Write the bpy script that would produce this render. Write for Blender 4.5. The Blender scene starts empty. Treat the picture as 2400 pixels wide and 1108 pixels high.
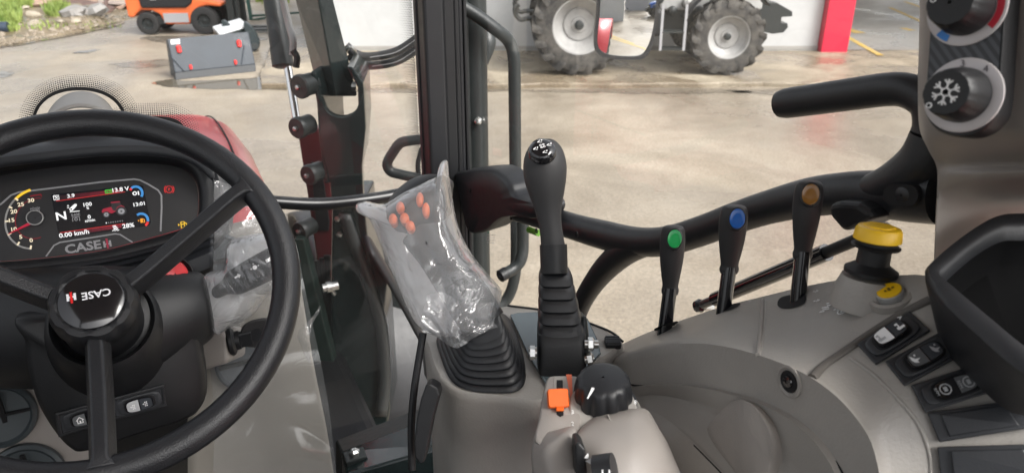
import bpy, bmesh, math, random
from mathutils import Vector, Matrix, Euler
from mathutils.bvhtree import BVHTree
random.seed(7)
SC = bpy.context.scene
COL = SC.collection
rad = math.radians
V = Vector

# ------------------------------------------------------------------ camera
FPX, CX, CY = 1714.0, 1200.0, 554.0          # focal length and centre, in photograph pixels
PITCH = rad(24.0)
CAM = V((0, 0, 2.3))
cd = bpy.data.cameras.new('camera')
cd.sensor_width = 36.0
cd.lens = 36.0 * FPX / 2400.0
cd.clip_start, cd.clip_end = 0.02, 500
cd.dof.use_dof = True
cd.dof.focus_distance = 0.85
cd.dof.aperture_fstop = 10.5
cam = bpy.data.objects.new('camera', cd)
cam.location = CAM
cam.rotation_euler = (math.pi / 2 - PITCH, 0, 0)
COL.objects.link(cam)
SC.camera = cam
FWD = V((0, math.cos(PITCH), -math.sin(PITCH)))
DWN = V((0, -math.sin(PITCH), -math.cos(PITCH)))
RGT = V((1, 0, 0))

# ------------------------------------------------------------------ sky and sun (overcast)
SUN_EL, SUN_AZ = 47.0, 128.0
w = bpy.data.worlds.new('World')
SC.world = w
w.use_nodes = True
nt = w.node_tree
for n_ in list(nt.nodes):
    nt.nodes.remove(n_)
sky = nt.nodes.new('ShaderNodeTexSky')
sky.sky_type = 'NISHITA'
sky.sun_disc = False
sky.sun_elevation = rad(SUN_EL)
sky.sun_rotation = rad(SUN_AZ)
sky.dust_density = 6.0
sky.air_density = 1.0
hs = nt.nodes.new('ShaderNodeHueSaturation')
hs.inputs['Saturation'].default_value = 0.18
bg = nt.nodes.new('ShaderNodeBackground')
bg.inputs['Strength'].default_value = 0.15
wo = nt.nodes.new('ShaderNodeOutputWorld')
nt.links.new(sky.outputs[0], hs.inputs['Color'])
nt.links.new(hs.outputs[0], bg.inputs['Color'])
nt.links.new(bg.outputs[0], wo.inputs['Surface'])
sl = bpy.data.lights.new('sun', 'SUN')
sl.energy = 1.25
sl.angle = rad(22)
sl.color = (1.0, 0.96, 0.9)
so = bpy.data.objects.new('sun', sl)
so.rotation_euler = Euler((rad(90 - SUN_EL), 0, rad(180 - SUN_AZ)))
so.location = (0, -4, 12)
COL.objects.link(so)
SC.view_settings.view_transform = 'Standard'
SC.view_settings.look = 'None'
SC.view_settings.exposure = 1.1
SC.view_settings.gamma = 1.0
SC.view_settings.use_curve_mapping = False
SC.cycles.transparent_max_bounces = 24
SC.cycles.max_bounces = 10

# ------------------------------------------------------------------ geometry of the place
def ray(x, y):
    return FWD + RGT * ((x - CX) / FPX) + DWN * ((y - CY) / FPX)
def P(x, y, d):
    return CAM + ray(x, y) * d
def PL(x, y, o, n):
    r = ray(x, y)
    return CAM + r * ((o - CAM).dot(n) / r.dot(n))
def PZ(x, y, z):
    return PL(x, y, V((0, 0, z)), V((0, 0, 1)))
def cdir(x, y, z):
    return (RGT * x + DWN * y + FWD * z).normalized()
def depth(p):
    return (p - CAM).dot(FWD)
def px(p):
    q = p - CAM
    d = q.dot(FWD)
    return (CX + FPX * q.dot(RGT) / d, CY + FPX * q.dot(DWN) / d)
TH = rad(25)
TR = V((math.cos(TH), math.sin(TH), 0))      # the cab's right
TF = V((-math.sin(TH), math.cos(TH), 0))     # the cab's forward
UP = V((0, 0, 1))
PIL = P(1040, 300, 1.40)
PILR = P(1092, 300, 1.40)
def WIND(x, y, off=0.0):                     # windscreen plane, off = metres towards the driver
    return PL(x, y, PIL - TF * off, TF)
def DOOR(x, y, off=0.0):                     # side door plane
    return PL(x, y, PILR - TR * off, TR)

# ------------------------------------------------------------------ mesh helpers
def ortho(a):
    a = a.normalized()
    t = V((0, 0, 1)) if abs(a.z) < 0.9 else V((1, 0, 0))
    u = a.cross(t).normalized()
    return u, a.cross(u).normalized()
def cat(pts, n, closed=False):
    """Catmull-Rom resample to n points."""
    pts = [p if isinstance(p, Vector) else V(p) for p in pts]
    m = len(pts)
    if m < 3 and not closed:
        return [pts[0].lerp(pts[-1], i / (n - 1)) for i in range(n)]
    out = []
    segs = m if closed else m - 1
    for i in range(n):
        t = i / n * segs if closed else i / (n - 1) * segs
        k = min(int(t), segs - 1)
        f = t - k
        if closed:
            a, b, c, d = pts[(k - 1) % m], pts[k % m], pts[(k + 1) % m], pts[(k + 2) % m]
        else:
            a = pts[k - 1] if k > 0 else pts[0] * 2 - pts[1]
            b, c = pts[k], pts[k + 1]
            d = pts[k + 2] if k + 2 < m else pts[-1] * 2 - pts[-2]
        out.append(0.5 * ((2 * b) + (c - a) * f + (2 * a - 5 * b + 4 * c - d) * f * f + (3 * b - a - 3 * c + d) * f ** 3))
    return out

class MB:
    def __init__(s):
        s.v, s.f = [], []
    def add(s, vs, fs):
        k = len(s.v)
        s.v += [V(q) for q in vs]
        s.f += [tuple(i + k for i in f) for f in fs]
        return s
    def loft(s, rings, cap=True, closed=True):
        n = len(rings[0])
        vs = [q for r in rings for q in r]
        fs = []
        for i in range(len(rings) - 1):
            for j in range(n if closed else n - 1):
                a, b = i * n + j, i * n + (j + 1) % n
                fs.append((a, b, b + n, a + n))
        if cap and closed:
            fs.append(tuple(range(n - 1, -1, -1)))
            fs.append(tuple((len(rings) - 1) * n + j for j in range(n)))
        return s.add(vs, fs)
    def grid(s, rows):
        return s.loft(rows, cap=False, closed=False)
    def tube(s, pts, r, seg=14, n=None, flat=1.0, side=None, cap=True):
        """Swept tube; r is a number or a list (resampled with the points); flat squashes across 'side'."""
        pts = [V(q) for q in pts]
        rs = r if isinstance(r, (list, tuple)) else [r] * len(pts)
        if n:
            ra = [q.x for q in cat([V((x, 0, 0)) for x in rs], n)]
            pts = cat(pts, n)
            rs = ra
        rings = []
        u = None
        for i, p in enumerate(pts):
            t = (pts[min(i + 1, len(pts) - 1)] - pts[max(i - 1, 0)]).normalized()
            if side is not None:
                u = (side - t * side.dot(t)).normalized()
            elif u is None:
                u, _ = ortho(t)
            else:
                u = (u - t * u.dot(t)).normalized()
            b = t.cross(u).normalized()
            rings.append([p + u * (rs[i] * math.cos(2 * math.pi * j / seg)) + b * (rs[i] * flat * math.sin(2 * math.pi * j / seg)) for j in range(seg)])
        return s.loft(rings, cap=cap)
    def lathe(s, prof, o, ax, seg=32, cap=True, wob=None):
        """prof: (radius, height) pairs along ax."""
        ax = ax.normalized()
        u, b = ortho(ax)
        rings = []
        for r, h in prof:
            rings.append([o + ax * h + (u * math.cos(2 * math.pi * j / seg) + b * math.sin(2 * math.pi * j / seg)) * (r * (wob(j / seg, r, h) if wob else 1)) for j in range(seg)])
        return s.loft(rings, cap=cap)
    def prism(s, poly, ext):
        """Closed polygon swept along a vector."""
        poly = [V(q) for q in poly]
        return s.loft([poly, [q + ext for q in poly]])
    def box(s, o, u, v, w):
        """o centre; u,v,w half-extent vectors."""
        vs = [o + u * a + v * b + w * c for c in (-1, 1) for b in (-1, 1) for a in (-1, 1)]
        return s.add(vs, [(0, 2, 3, 1), (4, 5, 7, 6), (0, 1, 5, 4), (2, 6, 7, 3), (0, 4, 6, 2), (1, 3, 7, 5)])
    def bar(s, a, b, wu, wv, side=None):
        """Rectangular bar from a to b, half sizes wu (across side) and wv."""
        t = (b - a).normalized()
        u = ortho(t)[0] if side is None else (side - t * side.dot(t)).normalized()
        vv = t.cross(u)
        return s.box((a + b) / 2, u * wu, vv * wv, (b - a) / 2)

def link(o, parent=None):
    COL.objects.link(o)
    if parent is not None:
        o.parent = parent
    return o
def wpos(o):
    p = V(o.location)
    while o.parent:
        o = o.parent
        p += o.location
    return p
def build(mb, name, mat, parent=None, smooth=35, bevel=0, seg=2, solid=0, sub=0, weld=False):
    lo = V([min(q[i] for q in mb.v) for i in range(3)])
    hi = V([max(q[i] for q in mb.v) for i in range(3)])
    c = (lo + hi) / 2
    me = bpy.data.meshes.new(name)
    me.from_pydata([q - c for q in mb.v], [], mb.f)
    bm = bmesh.new()
    bm.from_mesh(me)
    if weld:
        bmesh.ops.remove_doubles(bm, verts=bm.verts, dist=1e-5)
    bmesh.ops.recalc_face_normals(bm, faces=bm.faces)
    bm.to_mesh(me)
    bm.free()
    if smooth:
        me.polygons.foreach_set('use_smooth', [True] * len(me.polygons))
        me.set_sharp_from_angle(angle=rad(smooth))
    if mat is not None:
        me.materials.append(mat)
    o = bpy.data.objects.new(name, me)
    link(o, parent)
    o.location = c - (wpos(parent) if parent is not None else V((0, 0, 0)))
    if solid:
        m = o.modifiers.new('solid', 'SOLIDIFY')
        m.thickness = abs(solid)
        m.offset = -1 if solid > 0 else 1
    if bevel:
        m = o.modifiers.new('bevel', 'BEVEL')
        m.width = bevel
        m.segments = seg
        m.limit_method = 'ANGLE'
        m.angle_limit = rad(40)
        m.harden_normals = False
    if sub:
        m = o.modifiers.new('sub', 'SUBSURF')
        m.levels = m.render_levels = sub
    return o
def tag(o, label, catg, group=None):
    o['label'] = label
    o['category'] = catg
    if group:
        o['group'] = group
    return o
def thing(name, label, catg, loc, group=None):
    e = bpy.data.objects.new(name, None)
    e.empty_display_size = 0.05
    e.location = loc
    COL.objects.link(e)
    return tag(e, label, catg, group)
def struct(o, kind='structure'):
    o['kind'] = kind
    return o
def copy_tree(o, parent=None, matswap=None):
    c = o.copy()
    if matswap and c.type == 'MESH' and c.data.materials and c.data.materials[0] in matswap:
        c.data = c.data.copy()
        c.data.materials[0] = matswap[c.data.materials[0]]
    COL.objects.link(c)
    c.parent = parent
    for ch in o.children:
        copy_tree(ch, c, matswap)
    return c

def text(s, o, u, v, h, mat, name, parent, bold=0.0, wide=1.0, lift=0.0004, slant=0.0, align='CENTER', ext=0.02):
    """Raised lettering: h is the capital height, u right, v up, o the centre of the line."""
    cu = bpy.data.curves.new('t', 'FONT')
    cu.body = s
    cu.align_x = align
    cu.align_y = 'CENTER'
    cu.offset = bold
    cu.extrude = 0.0
    cu.resolution_u = 3
    ob = bpy.data.objects.new('t', cu)
    COL.objects.link(ob)
    dg = bpy.context.evaluated_depsgraph_get()
    dg.update()
    me = bpy.data.meshes.new_from_object(ob.evaluated_get(dg))
    bpy.data.objects.remove(ob)
    u = u.normalized()
    v = v.normalized()
    n = u.cross(v).normalized()
    k = h / 0.7
    mb = MB()
    mb.v = [o + u * ((q.co.x * wide + q.co.y * slant) * k) + v * (q.co.y * k) + n * lift for q in me.vertices]
    mb.f = [tuple(p.vertices) for p in me.polygons]
    bpy.data.meshes.remove(me)
    return build(mb, name, mat, parent, smooth=0, solid=-0.0003)
# ------------------------------------------------------------------ materials
def mat(name, col, rough=0.5, metal=0.0, bump=0.0, bscale=300.0, var=0.0, vscale=8.0, coat=0.0, spec=0.5, emit=None, estr=1.0, rvar=0.0, dust=0.0, alt=None, detail=3.0):
    m = bpy.data.materials.new(name)
    m.use_nodes = True
    t = m.node_tree
    b = t.nodes['Principled BSDF']
    b.inputs['Base Color'].default_value = (*col, 1)
    b.inputs['Roughness'].default_value = rough
    b.inputs['Metallic'].default_value = metal
    b.inputs['Specular IOR Level'].default_value = spec
    b.inputs['Coat Weight'].default_value = coat
    b.inputs['Coat Roughness'].default_value = 0.08
    if emit:
        b.inputs['Emission Color'].default_value = (*emit, 1)
        b.inputs['Emission Strength'].default_value = estr
    tc = t.nodes.new('ShaderNodeTexCoord')
    if var or alt:
        n = t.nodes.new('ShaderNodeTexNoise')
        n.inputs['Scale'].default_value = vscale
        n.inputs['Detail'].default_value = 6
        n.inputs['Roughness'].default_value = 0.65
        t.links.new(tc.outputs['Object'], n.inputs['Vector'])
        mr = t.nodes.new('ShaderNodeValToRGB')
        a = alt or tuple(min(1, c * (1 + var)) for c in col)
        b0 = col if alt else tuple(c * (1 - var) for c in col)
        mr.color_ramp.elements[0].position = 0.36
        mr.color_ramp.elements[0].color = (*b0, 1)
        mr.color_ramp.elements[1].position = 0.66
        mr.color_ramp.elements[1].color = (*a, 1)
        t.links.new(n.outputs['Fac'], mr.inputs['Fac'])
        t.links.new(mr.outputs['Color'], b.inputs['Base Color'])
    if rvar:
        n2 = t.nodes.new('ShaderNodeTexNoise')
        n2.inputs['Scale'].default_value = vscale * 1.7
        n2.inputs['Detail'].default_value = 5
        t.links.new(tc.outputs['Object'], n2.inputs['Vector'])
        mm = t.nodes.new('ShaderNodeMapRange')
        mm.inputs['To Min'].default_value = max(0.02, rough - rvar)
        mm.inputs['To Max'].default_value = min(1, rough + rvar)
        t.links.new(n2.outputs['Fac'], mm.inputs['Value'])
        t.links.new(mm.outputs['Result'], b.inputs['Roughness'])
    if bump:
        n3 = t.nodes.new('ShaderNodeTexNoise')
        n3.inputs['Scale'].default_value = bscale
        n3.inputs['Detail'].default_value = detail
        t.links.new(tc.outputs['Object'], n3.inputs['Vector'])
        bp = t.nodes.new('ShaderNodeBump')
        bp.inputs['Strength'].default_value = bump
        bp.inputs['Distance'].default_value = 0.001 if bscale > 100 else 0.01
        t.links.new(n3.outputs['Fac'], bp.inputs['Height'])
        t.links.new(bp.outputs['Normal'], b.inputs['Normal'])
    return m

def film(name, alpha=0.25, rough=0.12, bscale=40, bstr=0.6, col=(0.85, 0.88, 0.9), hi=0.75, f0=0.05, power=3.0):
    """thin clear plastic film or glass: mostly see-through, a little milky, glossy at grazing angles"""
    m = bpy.data.materials.new(name)
    m.use_nodes = True
    t = m.node_tree
    for n in list(t.nodes):
        t.nodes.remove(n)
    out = t.nodes.new('ShaderNodeOutputMaterial')
    tr = t.nodes.new('ShaderNodeBsdfTransparent')
    gl = t.nodes.new('ShaderNodeBsdfGlossy')
    gl.inputs['Roughness'].default_value = rough
    df = t.nodes.new('ShaderNodeBsdfDiffuse')
    df.inputs['Color'].default_value = (*col, 1)
    tl = t.nodes.new('ShaderNodeBsdfTranslucent')
    tl.inputs['Color'].default_value = (*col, 1)
    md = t.nodes.new('ShaderNodeMixShader')
    t.links.new(df.outputs[0], md.inputs[1])
    t.links.new(tl.outputs[0], md.inputs[2])
    lw = t.nodes.new('ShaderNodeLayerWeight')
    lw.inputs['Blend'].default_value = 0.5
    tc = t.nodes.new('ShaderNodeTexCoord')
    if bstr:
        bp = t.nodes.new('ShaderNodeBump')
        bp.inputs['Strength'].default_value = bstr
        bp.inputs['Distance'].default_value = 0.01
        nz = t.nodes.new('ShaderNodeTexNoise')
        nz.inputs['Scale'].default_value = bscale
        nz.inputs['Detail'].default_value = 4
        nz.inputs['Distortion'].default_value = 1.2
        t.links.new(tc.outputs['Object'], nz.inputs['Vector'])
        prev = nz.outputs['Fac']
        for op, val in (('SUBTRACT', 0.5), ('ABSOLUTE', 0.0), ('POWER', 0.55)):
            mt = t.nodes.new('ShaderNodeMath')
            mt.operation = op
            mt.inputs[1].default_value = val
            t.links.new(prev, mt.inputs[0])
            prev = mt.outputs[0]
        t.links.new(prev, bp.inputs['Height'])
        for q in (gl, lw, df):
            t.links.new(bp.outputs[0], q.inputs['Normal'])
    m1 = t.nodes.new('ShaderNodeMixShader')
    m1.inputs[0].default_value = alpha
    t.links.new(tr.outputs[0], m1.inputs[1])
    t.links.new(md.outputs[0], m1.inputs[2])
    pw = t.nodes.new('ShaderNodeMath')
    pw.operation = 'POWER'
    pw.inputs[1].default_value = power
    t.links.new(lw.outputs['Facing'], pw.inputs[0])
    mp = t.nodes.new('ShaderNodeMapRange')
    mp.inputs['To Min'].default_value = f0
    mp.inputs['To Max'].default_value = hi
    t.links.new(pw.outputs[0], mp.inputs['Value'])
    m2 = t.nodes.new('ShaderNodeMixShader')
    t.links.new(mp.outputs[0], m2.inputs[0])
    t.links.new(m1.outputs[0], m2.inputs[1])
    t.links.new(gl.outputs[0], m2.inputs[2])
    t.links.new(m2.outputs[0], out.inputs['Surface'])
    return m

BLK = mat('black_plastic', (0.0125, 0.0133, 0.0155), 0.42, bump=0.25, bscale=900, rvar=0.08, vscale=30)
BLKS = mat('black_soft_plastic', (0.0075, 0.008, 0.0093), 0.48, bump=0.2, bscale=700)
BLKG = mat('black_gloss', (0.008, 0.008, 0.01), 0.12, coat=0.5)
GRIP = mat('charcoal_rubber', (0.026, 0.0255, 0.0265), 0.55, bump=0.2, bscale=800)
WHEELM = mat('wheel_leatherette', (0.0135, 0.0143, 0.0168), 0.38, bump=0.55, bscale=620, rvar=0.06, vscale=20)
DKG = mat('dark_grey_plastic', (0.022, 0.024, 0.028), 0.45, bump=0.2, bscale=700)
VOID = mat('black_opening', (0.004, 0.004, 0.005), 0.8)
BEI = mat('grey_beige_plastic', (0.325, 0.307, 0.283), 0.44, bump=0.35, bscale=420, var=0.045, vscale=14, rvar=0.08)
BEIP = mat('beige_trim', (0.29, 0.265, 0.244), 0.5, bump=0.15, bscale=700)
BEID = mat('dark_beige_plastic', (0.30, 0.282, 0.258), 0.55, bump=0.3, bscale=900)
SILV = mat('zinc_bolt', (0.62, 0.62, 0.6), 0.28, metal=1.0)
CHROME = mat('chrome_rod', (0.8, 0.8, 0.8), 0.08, metal=1.0)
WHT = mat('white_print', (0.82, 0.82, 0.82), 0.5)
GRYP = mat('grey_print', (0.33, 0.33, 0.34), 0.45)
REDP = mat('red_print', (0.55, 0.02, 0.05), 0.4)
ORG = mat('orange_plastic', (0.78, 0.13, 0.015), 0.4)
ORGB = mat('orange_button', (0.75, 0.15, 0.04), 0.45)
YEL = mat('yellow_plastic', (0.92, 0.55, 0.012), 0.38)
GRNB = mat('green_button', (0.01, 0.36, 0.09), 0.18, coat=0.4)
BLUB = mat('blue_button', (0.01, 0.12, 0.48), 0.18, coat=0.4)
BRNB = mat('brown_button', (0.25, 0.11, 0.018), 0.18, coat=0.4)
REDB = mat('red_button', (0.62, 0.015, 0.02), 0.35)
REDPAINT = mat('red_paint', (0.56, 0.016, 0.028), 0.3, coat=0.3, var=0.06)
REDD = mat('shaded_red_paint', (0.085, 0.010, 0.013), 0.35, coat=0.2, var=0.1)  # same red paint, darkened in colour for shade and window glass
STEEL = mat('green_black_paint', (0.012, 0.02, 0.02), 0.22, coat=0.35, spec=0.5, bump=0.12, bscale=25)
STEELG = mat('dark_paint_satin', (0.02, 0.024, 0.024), 0.4, bump=0.1, bscale=60)
PANG = mat('grey_steel_paint', (0.032, 0.041, 0.052), 0.45, var=0.12, vscale=3)
RUB = mat('tyre_rubber', (0.028, 0.027, 0.026), 0.8, alt=(0.10, 0.092, 0.08), vscale=7, bump=0.4, bscale=40)
RUBN = mat('new_tyre_rubber', (0.02, 0.02, 0.02), 0.7, bump=0.3, bscale=60)
HOSE = mat('hose_rubber', (0.02, 0.021, 0.022), 0.45)
LITE = mat('pale_silver_paint', (0.34, 0.335, 0.325), 0.45, var=0.1)
FILM = film('clear_plastic_film', 0.24, 0.12, 13, 0.4, (0.97, 0.98, 1.0), 0.9, 0.06, 2.2)
MILKY = film('milky_plastic_film', 0.75, 0.15, 9, 0.3, (0.97, 0.98, 1.0), 0.8, 0.05, 2.5)
FILMB = film('bunched_plastic_film', 0.16, 0.08, 18, 0.5, (0.97, 0.98, 1.0), 0.95, 0.09, 1.9)
FILMS = film('smooth_plastic_film', 0.13, 0.10, 4, 0.10, (0.8, 0.83, 0.84), 0.85, 0.06, 2.0)
GLASS = film('window_glass', 0.015, 0.02, 1, 0, (0.8, 0.82, 0.8), 0.9, 0.045, 5.0)
LENS = film('instrument_lens', 0.004, 0.06, 1, 0, (0.5, 0.5, 0.5), 0.6, 0.02, 5.0)
def emis(name, col, s=1.0):
    return mat(name, tuple(c * 0.2 for c in col), 0.4, emit=col, estr=s * 0.5)
E_WHT = emis('lit_white', (1, 1, 1), 0.9)
E_CRM = emis('lit_cream', (1, 0.86, 0.62), 0.8)
E_RED = emis('lit_red', (0.9, 0.03, 0.03), 0.8)
E_DRED = emis('lit_dark_red', (0.30, 0.008, 0.02), 0.55)
E_YEL = emis('lit_yellow', (1, 0.62, 0.03), 0.85)
E_ORG = emis('lit_orange', (1, 0.38, 0.02), 0.8)
E_GRN = emis('lit_green', (0.05, 0.75, 0.06), 0.7)
E_BLU = emis('lit_blue', (0.06, 0.32, 0.75), 0.7)
SCRN = mat('screen_black', (0.004, 0.004, 0.005), 0.2, emit=(0.01, 0.01, 0.012), estr=0.4)
CLUS = mat('cluster_face', (0.020, 0.020, 0.022), 0.35)
# ------------------------------------------------------------------ the yard
def ground_mat(name, dry, dry2, wet, wetmin, wetmax, wscale=0.35, grit=1.0):
    m = bpy.data.materials.new(name)
    m.use_nodes = True
    t = m.node_tree
    b = t.nodes['Principled BSDF']
    tc = t.nodes.new('ShaderNodeTexCoord')
    def noise(s, d=6, r=0.6, dist=0.0):
        n = t.nodes.new('ShaderNodeTexNoise')
        n.inputs['Scale'].default_value = s
        n.inputs['Detail'].default_value = d
        n.inputs['Roughness'].default_value = r
        n.inputs['Distortion'].default_value = dist
        t.links.new(tc.outputs['Object'], n.inputs['Vector'])
        return n
    def ramp(n, a, b_, ca, cb):
        r = t.nodes.new('ShaderNodeValToRGB')
        r.color_ramp.elements[0].position = a
        r.color_ramp.elements[1].position = b_
        r.color_ramp.elements[0].color = (*ca, 1)
        r.color_ramp.elements[1].color = (*cb, 1)
        t.links.new(n.outputs['Fac'], r.inputs['Fac'])
        return r
    def mix(f, a, c, mode='MIX'):
        x = t.nodes.new('ShaderNodeMix')
        x.data_type = 'RGBA'
        x.blend_type = mode
        if isinstance(f, float):
            x.inputs[0].default_value = f
        else:
            t.links.new(f, x.inputs[0])
        for i, q in ((6, a), (7, c)):
            if isinstance(q, tuple):
                x.inputs[i].default_value = (*q, 1)
            else:
                t.links.new(q, x.inputs[i])
        return x.outputs[2]
    big = ramp(noise(0.7, 12, 0.74, 0.6), 0.36, 0.64, dry, dry2)
    speck = ramp(noise(38, 4, 0.7), 0.3, 0.72, (0.66, 0.65, 0.63), (1.25, 1.22, 1.17))
    speck2 = ramp(noise(150, 2, 0.6), 0.3, 0.75, (0.82, 0.82, 0.82), (1.14, 1.13, 1.1))
    c = mix(grit, big.outputs[0], speck.outputs[0], 'MULTIPLY')
    c = mix(grit, c, speck2.outputs[0], 'MULTIPLY')
    crk = ramp(noise(1.7, 9, 0.7, 1.5), 0.485, 0.5, (0.86, 0.85, 0.84), (1, 1, 1))
    c = mix(0.4, c, crk.outputs[0], 'MULTIPLY')
    wn = ramp(noise(wscale, 7, 0.6, 0.4), wetmin, wetmax, (0, 0, 0), (1, 1, 1))
    c = mix(wn.outputs[0], c, mix(0.85, c, wet, 'MULTIPLY'))
    t.links.new(c, b.inputs['Base Color'])
    mr = t.nodes.new('ShaderNodeMapRange')
    mr.inputs['To Min'].default_value = 0.6
    mr.inputs['To Max'].default_value = 0.24
    t.links.new(wn.outputs[0], mr.inputs['Value'])
    t.links.new(mr.outputs[0], b.inputs['Roughness'])
    bp = t.nodes.new('ShaderNodeBump')
    bp.inputs['Strength'].default_value = 0.35
    bp.inputs['Distance'].default_value = 0.01
    t.links.new(noise(30, 5, 0.7).outputs['Fac'], bp.inputs['Height'])
    t.links.new(bp.outputs[0], b.inputs['Normal'])
    return m
YARD = ground_mat('yard_concrete', (0.27, 0.232, 0.182), (0.385, 0.345, 0.287), (0.70, 0.69, 0.69), 0.40, 0.58, 0.3)
WETG = ground_mat('wet_concrete', (0.17, 0.145, 0.115), (0.27, 0.24, 0.20), (0.7, 0.7, 0.7), 0.30, 0.5, 1.5)
APRON = ground_mat('apron_concrete', (0.26, 0.225, 0.17), (0.45, 0.40, 0.32), (0.55, 0.5, 0.45), 0.42, 0.55, 0.9)
HALL = ground_mat('hall_floor', (0.27, 0.26, 0.245), (0.36, 0.35, 0.33), (0.6, 0.6, 0.6), 0.35, 0.6, 0.7, 0.6)
MUD = ground_mat('mud', (0.16, 0.125, 0.085), (0.30, 0.25, 0.17), (0.5, 0.5, 0.4), 0.45, 0.6, 1.2)
WALLM = mat('white_wall_paint', (0.50, 0.51, 0.51), 0.6, var=0.06, vscale=1.5)
PUD = mat('puddle_water', (0.10, 0.085, 0.06), 0.04, spec=0.6)
LINE = mat('yellow_line_paint', (0.55, 0.36, 0.05), 0.6, alt=(0.40, 0.32, 0.16), vscale=6)
ROOFM = mat('roof_sheet', (0.35, 0.36, 0.37), 0.5)

mb = MB()
mb.add([(-150, -150, 0), (150, -150, 0), (150, 200, 0), (-150, 200, 0)], [(0, 1, 2, 3)])
struct(build(mb, 'ground', YARD, smooth=0))

def rough_sheet(poly, z, name, material, thick=0.0, jag=0.05, step=0.25, kind='structure'):
    """flat sheet with a ragged outline"""
    pts = []
    for i, p in enumerate(poly):
        q = poly[(i + 1) % len(poly)]
        n = max(1, int((V(q) - V(p)).length / step))
        for k in range(n):
            a = V((*p, 0)).lerp(V((*q, 0)), k / n) if len(p) == 2 else V(p).lerp(V(q), k / n)
            pts.append(V((a.x + random.uniform(-jag, jag), a.y + random.uniform(-jag, jag), z)))
    mb = MB()
    if thick:
        mb.prism([p - V((0, 0, thick)) for p in pts], V((0, 0, thick)))
    else:
        mb.add(pts, [tuple(range(len(pts)))])
    o = build(mb, name, material, smooth=0, bevel=0.02 if thick else 0)
    return struct(o, kind)

AZ = 0.07
kerbY = PZ(1300, 206, 0.0).y
wallY = PZ(1500, 119, AZ).y
xL = PZ(640, 190, 0).x
postL, postR = PZ(1913, 118, AZ).x, PZ(1972, 117, AZ).x
rough_sheet([(xL, kerbY), (xL + 3, kerbY - 0.05), (xL + 6.5, kerbY + 0.03), (16, kerbY + 0.05), (16, wallY + 0.3), (xL - 0.8, wallY + 0.3), (xL - 0.5, kerbY + 1.6)], AZ, 'apron_pavement', APRON, 0.09, 0.05, 0.3)
rough_sheet([(postL - 0.1, wallY + 0.02), (16, wallY + 0.02), (16, wallY + 16), (postL - 0.1, wallY + 16)], AZ + 0.006, 'hall_floor', HALL, 0, 0.0, 2)
def ground_line(pxs, wid, z, name):
    pts = [PZ(x, y, z) for x, y in pxs]
    mb = MB()
    for a, b in zip(pts[:-1], pts[1:]):
        s = (b - a).cross(UP).normalized() * wid
        mb.add([a + s, b + s, b - s, a - s], [(0, 1, 2, 3)])
    return struct(build(mb, name, LINE, smooth=0))
ground_line([(1962, 74), (2064, 130)], 0.055, AZ + 0.010, 'painted_line')
ground_line([(1978, 66), (2016, 78)], 0.11, AZ + 0.010, 'painted_line')
ground_line([(2085, 18), (2175, 58)], 0.055, AZ + 0.010, 'painted_line')
ground_line([(2120, 4), (2200, 32)], 0.055, AZ + 0.010, 'painted_line')
ground_line([(2115, 66), (2140, 72)], 0.08, AZ + 0.010, 'painted_line')
# puddles
def puddle(pxs, z=0.004, jag=0.06, m=None):
    pts = cat([PZ(x, y, z) for x, y in pxs], 40, True)
    pts = [p + V((random.uniform(-jag, jag), random.uniform(-jag, jag) * 0.8, 0)) for p in pts]
    mb = MB()
    mb.add(pts, [tuple(range(len(pts)))])
    return struct(build(mb, 'puddle' if m is None else 'wet_patch', m or PUD, smooth=0))
puddle([(420, 193), (560, 186), (640, 178), (690, 183), (850, 192), (862, 203), (760, 209), (600, 210), (480, 208), (415, 205)])
puddle([(0, 92), (120, 78), (230, 58), (290, 52), (240, 70), (120, 92), (0, 112), (-60, 115)], 0.012)
puddle([(180, 120), (230, 116), (215, 123), (175, 125)])
puddle([(-40, 172), (20, 168), (28, 176), (-10, 182)])
puddle([(1250, 212), (1500, 206), (1690, 208), (1760, 216), (1600, 220), (1400, 218)], 0.004, 0.05, WETG)
puddle([(680, 208), (900, 204), (1150, 207), (1240, 212), (1000, 217), (800, 214)], 0.004, 0.05, WETG)
puddle([(1700, 214), (1860, 208), (2000, 214), (2100, 230), (1900, 226)], 0.004, 0.05, WETG)
puddle([(330, 88), (480, 84), (620, 90), (560, 100), (420, 104)], 0.004, 0.05, WETG)
puddle([(260, 150), (380, 140), (420, 150), (330, 160)], 0.004, 0.05, WETG)
puddle([(395, 186), (450, 190), (520, 196), (470, 206), (400, 204), (360, 196)], 0.003, 0.05)

# ------------------------------------------------------------------ verge, grass, rubble
import mathutils.noise as mno
def verge_h(x, y):
    return 0.02 + 0.22 * max(0, mno.noise(V((x * 0.6, y * 0.6, 0.3))) + 0.15) + 0.06 * mno.noise(V((x * 2.3, y * 2.3, 1.3)))
e0, e1, e2 = PZ(-400, 165, 0), PZ(0, 112, 0), PZ(335, 40, 0)
edge = cat([e0, e1, PZ(150, 86, 0), e2, PZ(520, 14, 0), PZ(700, 0, 0)], 40)
rows = []
for k in range(26):
    f = (k / 25) ** 1.4 * 22
    row = []
    for i, p in enumerate(edge):
        q = p + V((-0.25, 1, 0)) * f
        z = -0.03 if k == 0 else verge_h(q.x, q.y) * min(1, f / 1.2) + f * 0.015
        row.append(V((q.x + (random.uniform(-.08, .08) if k == 0 else 0), q.y, z)))
    rows.append(row)
mb = MB().grid(rows)
struct(build(mb, 'muddy_verge', MUD))
verge_bvh = BVHTree.FromPolygons([tuple(q) for q in mb.v], mb.f)
def on_verge(x, y):
    r = ray(x, y)
    h = verge_bvh.ray_cast(CAM, r.normalized())
    return h[0] if h[0] is not None else PZ(x, y, 0.05)
GRASS = mat('grass_blade', (0.13, 0.21, 0.035), 0.6, alt=(0.30, 0.36, 0.09), vscale=2.0)
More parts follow.
